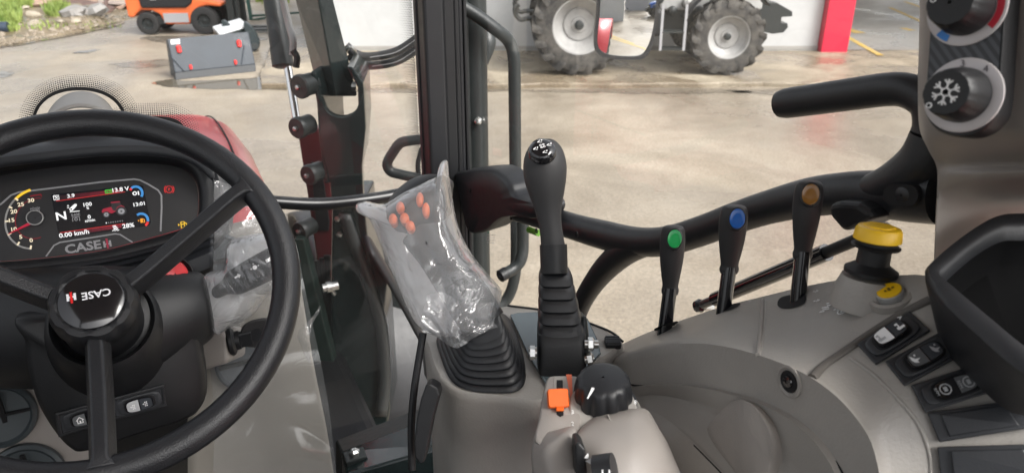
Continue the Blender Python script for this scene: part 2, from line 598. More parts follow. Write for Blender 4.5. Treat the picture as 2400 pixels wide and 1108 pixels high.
mb = MB()
for cxp, cyp, rx, ry, n, hh in ((18, 38, 34, 26, 1100, .24), (135, 28, 30, 14, 600, .22), (60, 6, 50, 12, 600, .26), (110, 62, 60, 10, 120, .10), (-80, 60, 60, 40, 600, .25), (20, 68, 26, 8, 200, .14), (230, 60, 60, 8, 60, .07), (640, 6, 40, 5, 200, .3)):
    for _ in range(n):
        a, r_ = random.uniform(0, 6.283), math.sqrt(random.random())
        p = on_verge(cxp + rx * r_ * math.cos(a), cyp + ry * r_ * math.sin(a)) - V((0, 0, 0.02))
        h = hh * random.uniform(0.5, 1.25)
        d = V((random.uniform(-1, 1), random.uniform(-1, 1), 0)) * h * 0.45
        s = V((random.uniform(-1, 1), random.uniform(-1, 1), 0)).normalized() * 0.014
        mb.add([p - s, p + s, p + d * 0.5 + s * 0.8 + UP * h * 0.6, p + d * 0.5 - s * 0.8 + UP * h * 0.6, p + d + UP * h], [(0, 1, 2, 3), (3, 2, 4)])
struct(build(mb, 'grass', GRASS, smooth=0), 'stuff')
RUBBLE = mat('pale_rubble', (0.20, 0.165, 0.12), 0.8, alt=(0.36, 0.31, 0.25), vscale=0.9)
def rock(p, s):
    m = MB()
    prof = [(0.02, -0.3), (0.8, -0.25), (1, 0.1), (0.75, 0.45), (0.02, 0.62)]
    m.lathe([(r * s, h * s) for r, h in prof], p, V((random.uniform(-.4, .4), random.uniform(-.4, .4), 1)), 7, wob=lambda *a: random.uniform(0.75, 1.25))
    return m
mb = MB()
for _ in range(260):
    x = random.uniform(-60, 330)
    y0 = 112 - x * 0.21
    p = on_verge(x, y0 - abs(random.gauss(0, 1)) * 26 - 2)
    r_ = rock(p, random.choice((0.02, 0.03, 0.03, 0.04, 0.06)))
    mb.add(r_.v, r_.f)
struct(build(mb, 'rubble', RUBBLE), 'stuff')
PALE = mat('pale_stone', (0.33, 0.29, 0.225), 0.7, var=0.15)
for (x, y, s, lab) in ((80, 37, .17, 'pale yellowish lump of rubble in the grass near the left edge'), (178, 51, .12, 'small pinkish white stone on the mud right of the grass tuft'), (80, 58, .16, 'flat pinkish stone on the bare mud below the yellowish lump'), (143, 53, .09, 'small pale stone on the mud left of the pinkish one'), (60, 20, .10, 'small whitish stone high in the grass')):
    m_ = rock(on_verge(x, y), s)
    tag(build(m_, 'stone', PALE, smooth=50), lab, 'stone')
m_ = MB()
base = on_verge(212, 38)
for k in range(5):
    q = rock(base + V((random.uniform(-.4, .4), random.uniform(-.3, .3), 0.05)), random.uniform(.12, .3))
    m_.add(q.v, q.f)
tag(build(m_, 'plastic_sack', mat('white_sack', (0.26, 0.25, 0.235), 0.6, var=0.15, vscale=6), smooth=20), 'crumpled whitish sack lying by the scrap timber', 'sack')
m_ = MB()
m_.tube([on_verge(-10, 75) + UP * .08, on_verge(22, 74) + UP * .08], 0.11, 12)
tag(build(m_, 'pipe_offcut', mat('dark_blue_pipe', (0.03, 0.045, 0.07), 0.4)), 'dark blue pipe offcut lying in the grass at the left edge', 'pipe')
PLK = [mat('timber_pink', (0.36, 0.25, 0.19), 0.7, var=0.2, vscale=4), mat('timber_dark', (0.14, 0.09, 0.075), 0.7, var=0.25, vscale=4), mat('timber_grey', (0.30, 0.26, 0.22), 0.75, var=0.2, vscale=4)]
planks = [((150, 6, .25), (262, 30, .12), 1, 'long dark timber beam along the near edge of the scrap pile'),
          ((162, 0, .4), (290, 24, .2), 0, 'pinkish board lying just above the dark beam in the scrap pile'),
          ((180, -8, .5), (300, 14, .3), 0, 'pinkish board third from the front in the scrap pile'),
          ((190, -18, .6), (320, 6, .35), 2, 'greyish board high in the scrap pile behind the forklift'),
          ((50, 6, .2), (190, 2, .3), 0, 'pale pinkish board sticking out left of the scrap pile over the grass'),
          ((75, 14, .15), (130, 12, .2), 0, 'short reddish board in the grass left of the scrap pile'),
          ((240, 28, .1), (250, 12, .5), 1, 'short dark stake standing up at the end of the dark beam'),
          ((60, -4, .35), (240, -8, .4), 0, 'long pinkish board at the top left of the scrap pile'),
          ((500, 2, .2), (560, 6, .2), 2, 'weathered board on the rubble behind the forklift mast')]
for (a, b, k, lab) in planks:
    pa, pb = on_verge(a[0], a[1]) + UP * a[2] * .4, on_verge(b[0], b[1]) + UP * b[2] * .4
    m_ = MB().bar(pa, pb, 0.12, 0.03, side=V((0.1, 1, 0.5)))
    tag(build(m_, 'scrap_plank', PLK[k], smooth=0, bevel=0.004), lab, 'plank')
m_ = MB()
sp = [on_verge(232, 20) + UP * .1, on_verge(330, 24) + UP * .1, on_verge(330, -20) + UP * .5, on_verge(250, -20) + UP * .5]
m_.prism(sp, V((0, 0.02, 0.06)))
tag(build(m_, 'scrap_sheet', mat('brown_sheet', (0.34, 0.27, 0.21), 0.6, alt=(0.24, 0.2, 0.19), vscale=1.2), smooth=0, bevel=.01), 'broad brownish sheet leaning on the scrap pile behind the forklift', 'sheet')

# ------------------------------------------------------------------ white workshop
shop = thing('workshop_building', 'white workshop with a red door post and open bay on the right', 'building', (postL, wallY, 0))
wx0, H = PZ(786, 119, AZ).x, 5.2
edges = [wx0, wx0 + (postL - wx0) * .30, wx0 + (postL - wx0) * .62, postL]
for a, b in zip(edges[:-1], edges[1:]):
    build(MB().box(V(((a + b) / 2, wallY + .1, H / 2)), V(((b - a) / 2 - .006, 0, 0)), V((0, .1, 0)), V((0, 0, H / 2))), 'wall_panel', WALLM, shop, smooth=0, bevel=.006)
build(MB().box(V(((wx0 + postL) / 2, wallY + .16, AZ + .05)), V(((postL - wx0) / 2 + .01, 0, 0)), V((0, .17, 0)), V((0, 0, .03))), 'plinth', mat('grey_plinth', (0.33, 0.32, 0.30), 0.7), shop, smooth=0)
build(MB().box(V(((postL + postR) / 2, wallY, H / 2 + .03)), V(((postR - postL) / 2, 0, 0)), V((0, .16, 0)), V((0, 0, H / 2 - .0))), 'door_post', mat('red_post_paint', (0.60, 0.015, 0.05), 0.35), shop, smooth=0, bevel=.015)
build(MB().box(V((4 + wx0 / 2 + 4, wallY + 9, H + .3)), V((9.5, 0, 0)), V((0, 9.3, 0)), V((0, 0, .12))), 'roof', ROOFM, shop, smooth=0)
build(MB().box(V((wx0 / 2 + 8, wallY + 18.2, H / 2)), V((9, 0, 0)), V((0, .1, 0)), V((0, 0, H / 2))), 'back_wall', WALLM, shop, smooth=0)
build(MB().box(V((wx0 + .1, wallY + 9.2, H / 2)), V((.1, 0, 0)), V((0, 8.8, 0)), V((0, 0, H / 2))), 'side_wall', WALLM, shop, smooth=0)
build(MB().box(V((postL - .2, wallY + 9.2, H / 2)), V((.08, 0, 0)), V((0, 8.8, 0)), V((0, 0, H / 2))), 'inner_wall', WALLM, shop, smooth=0)
build(MB().box(V((postR + 7.8, wallY + .1, H - .45)), V((7.6, 0, 0)), V((0, .12, 0)), V((0, 0, .45))), 'lintel', WALLM, shop, smooth=0)

# ------------------------------------------------------------------ wheels and vehicles
def wheel(parent, c, ax, R, W, rimR, tm, rm, lugs=20, name='wheel', dish=0.3):
    """tyre with lugs; children rim and hub"""
    ax = ax.normalized()
    mb = MB()
    h = W / 2
    prof = [(rimR, -h * .78), (rimR * 1.05, -h * .92), (R * .82, -h), (R * (.94 - .03 * bool(lugs)), -h * .9), (R * (.985 - .05 * bool(lugs)), -h * .6), (R * (.985 - .05 * bool(lugs)), h * .6), (R * (.94 - .03 * bool(lugs)), h * .9), (R * .82, h), (rimR * 1.05, h * .92), (rimR, h * .78)]
    mb.lathe(prof, c, ax, 48, cap=False)
    u, b = ortho(ax)
    for k in range(lugs):
        for s in (-1, 1):
            a0 = 2 * math.pi * (k + (0.5 if s > 0 else 0)) / lugs
            da = 0.62 * 2 * math.pi / lugs
            wd = 0.20 * 2 * math.pi / lugs
            quad = []
            for (t, hh, r0, r1) in ((0, 0.03, .91, 1.0), (1, 0.95, .88, .995), (1.3, 1.03, .78, .86)):
                aa = a0 + da * t
                ring = []
                for (dw, rr) in ((-wd, r0), (wd, r0), (wd * .8, r1), (-wd * .8, r1)):
                    q = u * math.cos(aa + dw) + b * math.sin(aa + dw)
                    ring.append(c + q * (R * rr) + ax * (s * h * (hh + (0.06 if (rr == r1 and t > 1) else 0))))
                quad.append(ring)
            mb.loft(quad)
    t = build(mb, name, tm, parent, smooth=40)
    mb = MB()
    prof = [(rimR * 1.02, h * .80), (rimR * 1.06, h * .86), (rimR * .98, h * .84), (rimR * .93, h * .6), (rimR * .88, h * .35), (rimR * .62, h * dish), (rimR * .56, h * (dish + .1)), (rimR * .3, h * (dish + .12)), (rimR * .28, h * (dish + .2)), (0.001, h * (dish + .2))]
    mb.lathe(prof, c, ax, 40, cap=False)
    mb.lathe([(rimR * 1.0, -h * .8), (rimR * .9, -h * .5), (rimR * .88, h * .35)], c, ax, 40, cap=False)
    build(mb, 'rim', rm, t, smooth=30)
    mb = MB()
    mb.lathe([(rimR * .17, h * (dish + .1)), (rimR * .17, h * (dish + .42)), (rimR * .12, h * (dish + .46)), (.001, h * (dish + .46))], c, ax, 20, cap=False)
    build(mb, 'hub', STEELG, t, smooth=30)
    return t

def make_tractor(name, label, bodym, loc):
    """parked side-on, front towards +X, near side at -Y; loc = ground point below the near front wheel"""
    t = thing(name, label, 'tractor', loc)
    o = V(loc)
    ny = V((0, -1, 0))
    Rf, Rr, wb = .545, .70, 2.17
    for yy, s in ((.18, -1), (1.65, 1)):
        wheel(t, o + V((0, yy, Rf)), ny * -s, Rf, .36, .30, RUB, LITE, 16, dish=.0)
        wheel(t, o + V((-wb, yy + .04 * -s, Rr)), ny * -s, Rr, .46, .39, RUB, LITE, 18, dish=-.15)
    D = STEELG
    ym = .92
    build(MB().box(o + V((-.7, ym, .72)), V((1.3, 0, 0)), V((0, .28, 0)), V((0, 0, .2))), 'chassis', D, t, smooth=0, bevel=.04)
    build(MB().box(o + V((0, ym, .55)), V((.1, 0, 0)), V((0, .62, 0)), V((0, 0, .09))), 'front_axle', D, t, smooth=0, bevel=.03)
    build(MB().box(o + V((-wb, ym, .7)), V((.16, 0, 0)), V((0, .6, 0)), V((0, 0, .16))), 'rear_axle', D, t, smooth=0, bevel=.03)
    hood = [[o + V((x, ym + s * w_, z)) for (s, z) in ((-1, .86), (-1, 1.22), (-.8, zt), (.8, zt), (1, 1.22), (1, .86))] for (x, w_, zt) in ((-.95, .36, 1.5), (-.3, .36, 1.46), (.35, .34, 1.36), (.62, .30, 1.22))]
    build(MB().loft(hood), 'hood', bodym, t, smooth=25, bevel=.03)
    build(MB().box(o + V((.64, ym, 1.0)), V((.02, 0, 0)), V((0, .24, 0)), V((0, 0, .14))), 'grille', BLKS, t, smooth=0)
    for yy in (.2, 1.64):
        arc = [[o + V((math.cos(a) * .66, yy + w_, Rf + .1 + math.sin(a) * .60)) for w_ in (-.17, .17)] for a in [rad(35 + 11 * k) for k in range(13)]]
        build(MB().grid(arc), 'front_fender', BLKS, t, solid=.015)
        arc = [[o + V((-wb + math.cos(a) * .82, yy + w_, Rr + .06 + math.sin(a) * .80)) for w_ in (-.24, .26)] for a in [rad(20 + 11 * k) for k in range(13)]]
        build(MB().grid(arc), 'rear_fender', bodym, t, solid=.03)
    build(MB().box(o + V((-1.25, ym - .5, .72)), V((.3, 0, 0)), V((0, .2, 0)), V((0, 0, .2))), 'fuel_tank', BLKS, t, smooth=0, bevel=.06, seg=3)
    for z in (.38, .62):
        build(MB().box(o + V((-.82, .12, z)), V((.155, 0, 0)), V((0, .1, 0)), V((0, 0, .012))), 'step', STEELG, t, smooth=0)
    for x in (-.99, -.65):
        build(MB().bar(o + V((x, .03, .36)), o + V((x, .06, 1.0)), .018, .018), 'step_rail', GRYP, t, smooth=0)
    for x in (-.95, -2.15):
        for yy in (.3, 1.54):
            build(MB().bar(o + V((x, yy, 1.1)), o + V((x - .05, yy + (.1 if yy < 1 else -.1), 2.45)), .04, .04), 'cab_post', BLKS, t, smooth=0)
    build(MB().box(o + V((-1.55, ym, 1.12)), V((.62, 0, 0)), V((0, .64, 0)), V((0, 0, .14))), 'cab_floor', D, t, smooth=0, bevel=.05)
    build(MB().box(o + V((-1.6, ym, 2.5)), V((.75, 0, 0)), V((0, .68, 0)), V((0, 0, .09))), 'roof', bodym, t, smooth=0, bevel=.07, seg=3)
    for yy in (.36, 1.48):
        build(MB().add([o + V((-.98, yy, 1.26)), o + V((-2.12, yy, 1.26)), o + V((-2.12, yy, 2.38)), o + V((-.98, yy, 2.38))], [(0, 1, 2, 3)]), 'window_pane', GLASS, t, smooth=0)
    eng = MB().box(o + V((-.25, ym, .92)), V((.55, 0, 0)), V((0, .24, 0)), V((0, 0, .2)))
    for k in range(5):
        eng.lathe([(.07, 0), (.07, .12), (.02, .14)], o + V((-.75 + k * .2, ym - .3, .86 + .1 * (k % 2))), ny, 12)
    build(eng, 'engine', D, t, smooth=0, bevel=.01)
    q = o + V((.55, ym - .25, .72))
    br = MB().prism([q + V(p) for p in ((0, 0, -.16), (.30, 0, -.22), (.46, 0, -.20), (.52, 0, -.12), (.50, 0, -.06), (.40, 0, -.05), (.40, 0, .03), (.56, 0, .04), (.55, 0, .11), (.30, 0, .24), (0, 0, .26))], V((0, .42, 0)))
    build(br, 'weight_bracket', D, t, smooth=0, bevel=.01)
    for yy in (.45, 1.35):
        hk = MB().tube([o + V(p) for p in ((-wb - .3, yy, .72), (-wb - .72, yy, .76), (-wb - .84, yy, .74), (-wb - .92, yy, .80), (-wb - .94, yy, .9), (-wb - .88, yy, .96))], .035, 8, 16)
        build(hk, 'lift_hook', D, t)
    build(MB().lathe([(.001, -.07), (.06, -.05), (.08, 0), (.06, .05), (.001, .07)], o + V((-.55, .5, .98)), V((1, 0, 0)), 16), 'air_filter', LITE, t)
    return t
fl = PZ(1700, 178, AZ)
GREYT = mat('grey_tractor_paint', (0.36, 0.36, 0.35), 0.45, var=0.1)
tr1 = make_tractor('parked_tractor', 'grey tractor parked side on before the white workshop wall', GREYT, V((fl.x, fl.y + .0, AZ)))

# forklift
fk0 = PZ(350, 83, 0)
fk = thing('forklift', 'orange forklift with black engine cover beside the scrap timber', 'forklift', (fk0.x, fk0.y, 0))
OF = mat('forklift_orange', (0.72, 0.15, 0.04), 0.4, var=0.12, vscale=3)
FS = depth(fk0) / FPX
fu = V((math.cos(rad(4)), math.sin(rad(4)), 0))
fv = V((-fu.y, fu.x, 0))
def FK(x, y, z):            # forklift frame: x forward, y away, z up (metres)
    return V((fk0.x, fk0.y, 0)) + fu * x + fv * y + UP * z
wbF = (480 - 350) * FS
for yy, s in ((.1, 1), (.95, -1)):
    wheel(fk, FK(0, yy, .22), -fv * s, .225, .17, .11, RUBN, STEELG, 0, 'wheel')
    wheel(fk, FK(wbF, yy, .27), -fv * s, .275, .22, .13, RUBN, STEELG, 0, 'wheel')
side = [(-.36, .34), (-.38, .95), (-.28, 1.1), (.0, 1.08), (.1, .60), (.80, .58), (.98, .70), (1.30, .66), (1.50, .60), (1.48, .53), (1.22, .56), (1.04, .52), (.93, .38), (.82, .20), (.34, .20), (.26, .40), (.12, .47), (-.1, .48), (-.2, .40), (-.24, .34)]
build(MB().prism([FK(x, .04, z) for x, z in side], fv * .95), 'body', OF, fk, smooth=0, bevel=.04)
cov = [(-.06, .52), (-.10, .92), (-.02, 1.1), (.85, 1.08), (1.0, .90), (.93, .60), (.8, .52)]
cv = build(MB().prism([FK(x, -.01, z) for x, z in cov], fv * 1.05), 'engine_cover', BLK, fk, smooth=0, bevel=.04)
build(MB().box(FK(.45, .5, 1.28), fu * .25, fv * .25, UP * .1), 'seat', BLKS, fk, smooth=0, bevel=.06)
build(MB().box(FK(.4, .5, .28), fu * .55, fv * .42, UP * .08), 'undertray', STEELG, fk, smooth=0)
build(MB().box(FK(.58, .04, .33), fu * .24, fv * .03, UP * .09), 'step_plate', GRYP, fk, smooth=0)
for yy in (.22, .78):
    build(MB().box(FK(1.62, yy, 1.05), fu * .07, fv * .06, UP * .98), 'mast_channel', STEELG, fk, smooth=0, bevel=.01)
build(MB().box(FK(1.60, .5, .55), fu * .05, fv * .3, UP * .06), 'mast_crossbar', STEELG, fk, smooth=0)
build(MB().box(FK(1.56, .5, .9), fu * .03, fv * .05, UP * .8), 'lift_cylinder', STEELG, fk, smooth=0)
for yy in (.28, .72):
    build(MB().box(FK(1.74, yy, .38), fu * .03, fv * .06, UP * .35).box(FK(2.2, yy, .05), fu * .45, fv * .06, UP * .02), 'fork', STEELG, fk, smooth=0)
for xx, x2 in ((-.1, .2), (1.25, 1.0)):
    for yy in (.08, .92):
        build(MB().bar(FK(xx, yy, 1.05), FK(x2, yy, 2.05), .03, .03), 'guard_post', BLKS, fk, smooth=0)
build(MB().box(FK(.6, .5, 2.08), fu * .5, fv * .48, UP * .03), 'overhead_guard', BLKS, fk, smooth=0)
text('25', FK(.22, -.022, .72), fu, UP, .10, GRYP, 'model_lettering', fk, bold=.02)

# blue-grey bucket lying in the yard
bu = thing('loader_bucket', 'blue grey loader bucket with four red caps resting by the puddle', 'bucket', PZ(505, 180, 0))
bl, br_ = PZ(412, 188, 0.0), PZ(600, 168, 0.0)
bR = (br_ - bl).normalized()
bN = V((bR.y, -bR.x, 0))
bo = bl + V((0, 0, 0))
bW = (br_ - bl).length
lean = (V((0, 0, 1)) - bN * .28).normalized()
bn = bR.cross(lean).normalized()
def BK(xp, yp, off=0.0):
    return PL(xp, yp, bl + bn * off, bn)
tl, tr_, q1, q2 = BK(392, 92), BK(582, 75), BK(410, 171), BK(599, 151)
back = -bn * .55
build(MB().loft([[q1, q2, tr_, tl], [q1 + back * .9, q2 + back * .9, tr_ + back * .35, tl + back * .35]]), 'shell', PANG, bu, smooth=0, bevel=.012)
build(MB().loft([[bl, br_, q2 - bn * .002, q1 - bn * .002], [bl + back, br_ + back, q2 + back, q1 + back]]), 'cutting_edge', mat('bucket_edge', (0.018, 0.021, 0.024), 0.4), bu, smooth=0, bevel=.006)
for (x, y, h) in ((419, 115, 9.5), (560, 102, 9.5), (447, 157, 6), (552, 146, 6)):
    build(MB().lathe([(.001, -.09 * h / 13), (.045 * h / 13, -.07 * h / 13), (.05 * h / 13, .05 * h / 13), (.001, .08 * h / 13)], BK(x, y, .01), lean, 12), 'red_cap', mat('red_cap', (0.7, 0.03, 0.025), 0.4), bu)
build(MB().add([BK(400, 94, .006), BK(421, 92, .006), BK(421.5, 103, .006), BK(401, 104, .006)], [(0, 1, 2, 3)]), 'paper_label', WHT, bu, smooth=0)
for a, b in (((395, 128), (432, 168)), ((572, 108), (566, 150))):
    build(MB().bar(BK(*a, .004), BK(*b, .004), .008, .006), 'rib', PANG, bu, smooth=0)

# attachment with a pale plate behind it
at_ = thing('loader_attachment', 'dark loader attachment with pale top plate behind the blue grey bucket', 'attachment', PZ(560, 118, 0))
d0 = depth(PZ(590, 122, 0))
pp = [P(498, 63, d0 + .35), P(562, 43, d0 + .75), P(580, 58, d0 + .1), P(513, 78, d0 - .2)]
build(MB().prism(pp, V((0, 0, -.04))), 'top_plate', mat('pale_plate', (0.66, 0.68, 0.7), 0.35), at_, smooth=0)
build(MB().prism([p - UP * .05 for p in pp], V((0, .05, -.4))), 'frame', STEEL, at_, smooth=0, bevel=.01)
arm = cat([P(572, 52, d0), P(590, 66, d0), P(604, 92, d0), P(606, 110, d0), P(598, 120, d0), P(586, 116, d0), P(584, 92, d0), P(574, 72, d0)], 32, True)
for k in (0, .55):
    build(MB().prism([p + V((-.9 * k, .5 * k, 0)) for p in arm], V((0, .08, 0))), 'side_arm', STEEL, at_, smooth=30)
build(MB().tube([P(598, 108, d0 - .05), P(598, 108, d0 + .7)], .06, 14), 'pivot_pin', STEELG, at_)
# green stand
gs = thing('steel_stand', 'tall dark green steel frame standing behind the pale plate', 'stand', PZ(590, 52, 0))
GRS = mat('dark_green_paint', (0.015, 0.06, 0.045), 0.4)
g0 = depth(PZ(590, 48, 0))
for a, b in (((574, -40), (589, 48)), ((700, -40), (706, 30))):
    build(MB().bar(P(*a, g0), P(*b, g0), .035, .035), 'post', GRS, gs, smooth=0)
for a, b in (((586, 38), (705, 30)), ((588, 48), (660, 36)), ((578, -12), (700, -16))):
    build(MB().bar(P(*a, g0), P(*b, g0), .022, .022), 'rail', GRS, gs, smooth=0)
# ------------------------------------------------------------------ the tractor we sit in: outside parts
YF = V((0, 1, 0))
def PY(x, y, d):                     # on an upright plane square to the camera's heading, d*0.97 m ahead
    return PL(x, y, V((0, d * .97, 0)), YF)
def polyp(pts, d):
    return [PY(x, y, d) for x, y in pts]
def vbar(mb, x, y, d, wu, wv, z0, z1):
    q = P(x, y, d)
    mb.box(V((q.x, q.y, (z0 + z1) / 2)), TR * wu, TF * wv, UP * ((z1 - z0) / 2))
    return mb
# hood: laterally centred on the steering wheel
LAT0 = -0.115
def TP(l, f, z):                     # lateral, forward, height in the cab's own axes
    q = TR * l + TF * f
    return V((q.x, q.y, z))
own = thing('tractor_front', 'red nose and wheels of the tractor this cab belongs to', 'tractor', TP(LAT0, 2.2, 0))
def hring(f, hw, zt, zs, zb):
    half = [(0, zt), (hw * .5, zt - .006), (hw * .80, zt - .022), (hw * .95, zt - .055), (hw, zs), (hw * .99, zb)]
    full = [(-a, z) for a, z in reversed(half)] + half[1:]
    return cat([TP(LAT0 + a, f, z) for a, z in full], 34)
HR = [(1.52, .275, 1.79, 1.70, 1.60), (2.0, .28, 1.77, 1.68, 1.55), (2.4, .272, 1.73, 1.63, 1.47), (2.7, .255, 1.67, 1.56, 1.38), (2.88, .235, 1.60, 1.48, 1.3), (2.98, .20, 1.5, 1.4, 1.2)]
build(MB().box(TP(LAT0, 2.15, 1.2), TR * .235, TF * .65, UP * .36), 'engine_side', STEEL, own, smooth=0, bevel=.03)
hood = build(MB().loft([hring(*h) for h in HR]), 'hood', REDPAINT, own, smooth=50)
build(MB().tube([TP(LAT0 + hw * .80, f, zt - .0215) for f, hw, zt, zs, zb in HR[:5]], .0025, 6, 20), 'panel_seam', VOID, hood)

# loader mast
DL = 1.92
lo = thing('loader_mast', 'dark glossy steel front loader mast beyond the windscreen', 'loader', PY(830, 980, DL))
def ring4(y, xs, d):
    return [PY(xs[0], y, d), PY(xs[1], y, d - .09), PY(xs[2], y, d - .02), PY(xs[2] - 12, y, d + .12), PY(xs[0] + 14, y, d + .14)]
build(MB().loft([ring4(-200, (646, 704, 735), DL), ring4(0, (693, 747, 780), DL), ring4(226, (748, 788, 838), DL)]), 'boom', STEEL, lo, smooth=0, bevel=.008, seg=3)
notch = [(800 + 40 * math.cos(a), 240 + 34 * math.sin(a)) for a in [rad(170 - 160 * k / 10) for k in range(11)]]
plate = [(741, 210)] + [(755, 232)] + notch + [(846, 232), (852, 205), (857, 300), (848, 390), (852, 475), (778, 475), (772, 425), (757, 370), (748, 305)]
build(MB().prism(polyp(plate, DL - .12), YF * .02), 'bracket_plate', STEEL, lo, smooth=0, bevel=.003)
rp = [(812, 156), (826, 158), (851, 195), (856, 300), (849, 390), (838, 390), (842, 300), (838, 205)]
build(MB().prism(polyp(rp, DL - .118), YF * .2 + V((-.02, 0, 0))), 'cheek_plate', STEEL, lo, smooth=0, bevel=.003)
lp = [(728, 168), (740, 172), (752, 215), (756, 300), (772, 430), (760, 430), (748, 330), (742, 240)]
build(MB().prism(polyp(lp, DL - .118), YF * .2 + V((.01, 0, 0))), 'cheek_plate', STEEL, lo, smooth=0, bevel=.003)
tw = [(778, 470), (852, 470), (866, 600), (900, 760), (914, 960), (905, 1010), (790, 1060), (775, 800), (776, 600)]
build(MB().prism(polyp(tw, DL - .10), YF * .16), 'tower', STEEL, lo, smooth=0, bevel=.006)
fl1 = cat([PY(x, y, DL - .105) for x, y in ((795, 500), (815, 560), (850, 650), (880, 760), (888, 880), (880, 970))], 24)
fl2 = cat([PY(x, y, DL - .105) for x, y in ((822, 500), (846, 570), (876, 650), (908, 760), (916, 880), (908, 970))], 24)
build(MB().grid([fl1, fl2]), 'flange', mat('flange_paint', (0.05, 0.055, 0.056), 0.35), lo, solid=-.012)
for k, (x, y, r_) in enumerate(((716, 200, .029), (710, 296, .027), (736, 405, .026), (716, 535, .025))):
    c = PY(x, y, DL - .12)
    ax = (-TR * .80 - TF * .60).normalized()
    pb = build(MB().lathe([(r_ * .9, -.045), (r_ * .9, -.012), (r_, -.01), (r_, 0), (r_ * .9, .004), (.001, .004)], c + ax * .02, ax, 24, cap=False), 'pivot_pin', STEELG, lo)
    build(MB().lathe([(.006, .0), (.006, .006), (.003, .008), (.001, .008)], c + ax * .024, ax, 6, cap=False), 'bolt', SILV, pb)
build(MB().tube([PY(632, -60, 2.2), PY(659, 124, 2.12)], .0275, 24).lathe([(.029, 0), (.029, .05), (.02, .055)], PY(657, 112, 2.12), (PY(659, 124, 2.12) - PY(632, -60, 2.2)), 24), 'cylinder_barrel', STEELG, lo)
build(MB().tube([PY(668, 120, 2.12), PY(698, 300, 2.04)], .0115, 18), 'cylinder_rod', CHROME, lo)
build(MB().tube([PY(655, -60, 2.1), PY(664, 0, 2.1), PY(678, 62, 2.08), PY(687, 95, 2.05), PY(686, 130, 2.04)], .0095, 10, 24), 'hydraulic_pipe', LITE, lo)
build(MB().tube([PY(686, 118, 2.03), PY(696, 135, 2.03), PY(694, 158, 2.03)], .009, 8, 10), 'pipe_clip', BLKS, lo)
for a, b in (((748, 222, 0), (838, 222, 0)),):
    build(MB().tube([PY(a[0] + 6, a[1] - 22, DL - .04), PY(b[0] - 4, b[1] - 20, DL - .02)], .012, 10), 'cross_pin', SILV, lo)
for (x, y) in ((791, 512), (796, 548)):
    build(MB().lathe([(.008, 0), (.008, .008), (.001, .01)], PY(x, y, DL - .11), -YF, 6, cap=False), 'bolt', SILV, lo)
cp = MB()
cp.lathe([(.012, 0), (.012, .018), (.015, .018), (.015, .03), (.011, .03), (.011, .04), (.001, .042)], PY(792, 668, DL - .16), (-TR), 14)
cp.tube([PY(775, 676, DL - .17), PY(785, 690, DL - .17)], .006, 8)
build(cp, 'hydraulic_coupling', SILV, lo)
hz = [PY(x, y, 2.0) for x, y in ((812, 118), (835, 138), (870, 144), (930, 132), (985, 96), (1010, 70))]
for k, dz in enumerate((0, .027)):
    ho = build(MB().tube([q + UP * (.012 - dz) + V((.0, .02 * k, 0)) for q in hz], .0115, 12, 30), 'hydraulic_hose', HOSE, lo)
    build(MB().tube([q + UP * (.012 - dz) + V((0, .02 * k - .0117, 0)) for q in hz[2:5]], .0012, 6, 16), 'print_line', GRYP, ho)
build(MB().tube([PY(822 + 13 * math.cos(a), 133 + 22 * math.sin(a), 1.985 + .03 * math.sin(a)) for a in [rad(20 * k) for k in range(19)]], .0045, 8), 'hose_clamp', SILV, lo)

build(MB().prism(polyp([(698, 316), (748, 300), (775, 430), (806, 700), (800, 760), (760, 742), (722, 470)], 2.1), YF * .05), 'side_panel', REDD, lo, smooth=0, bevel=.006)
build(MB().prism(polyp([(728, 380), (752, 384), (772, 520), (770, 542), (742, 540)], 2.094), YF * .01), 'rubber_strip', BLKS, lo, smooth=0, bevel=.002)
build(MB().prism(polyp([(738, 600), (800, 560), (868, 545), (905, 610), (965, 700), (1010, 860), (1010, 1010), (800, 1070), (765, 900)], 2.25), YF * .06), 'subframe', STEELG, lo, smooth=0, bevel=.006)
st = thing('support_strut', 'dark green sloping strut below the windscreen rail', 'strut', PY(760, 960, 1.75))
build(MB().prism(polyp([(688, 560), (712, 560), (795, 900), (830, 1060), (760, 1060)], 1.75), YF * .04), 'strut', mat('strut_green', (0.008, 0.02, 0.016), .5), st, smooth=0, bevel=.004)
bc = thing('hose_bundle', 'black upright hose bundle beside the lower loader mast', 'hoses', PY(765, 800, 1.95))
for k in range(3):
    build(MB().tube([PY(745 + k * 11, 610 - 6 * k, 1.98), PY(750 + k * 10, 700, 1.95), PY(762 + k * 8, 820, 1.93), PY(775 + k * 6, 960, 1.9)], .0105, 10, 20), 'hose', HOSE, bc)
ol = thing('marker_light', 'round orange red marker light behind the wrapped joystick', 'light', PY(884, 652, 2.15))
build(MB().lathe([(.03, -.03), (.032, 0), (.028, .02), (.015, .03), (.001, .032)], PY(884, 652, 2.15), (TR * .6 - YF), 20), 'lens', mat('orange_red_lens', (0.8, 0.06, 0.015), 0.25), ol)
build(MB().lathe([(.02, 0), (.02, .06)], PY(893, 656, 2.2), YF, 14), 'housing', BLKS, ol)

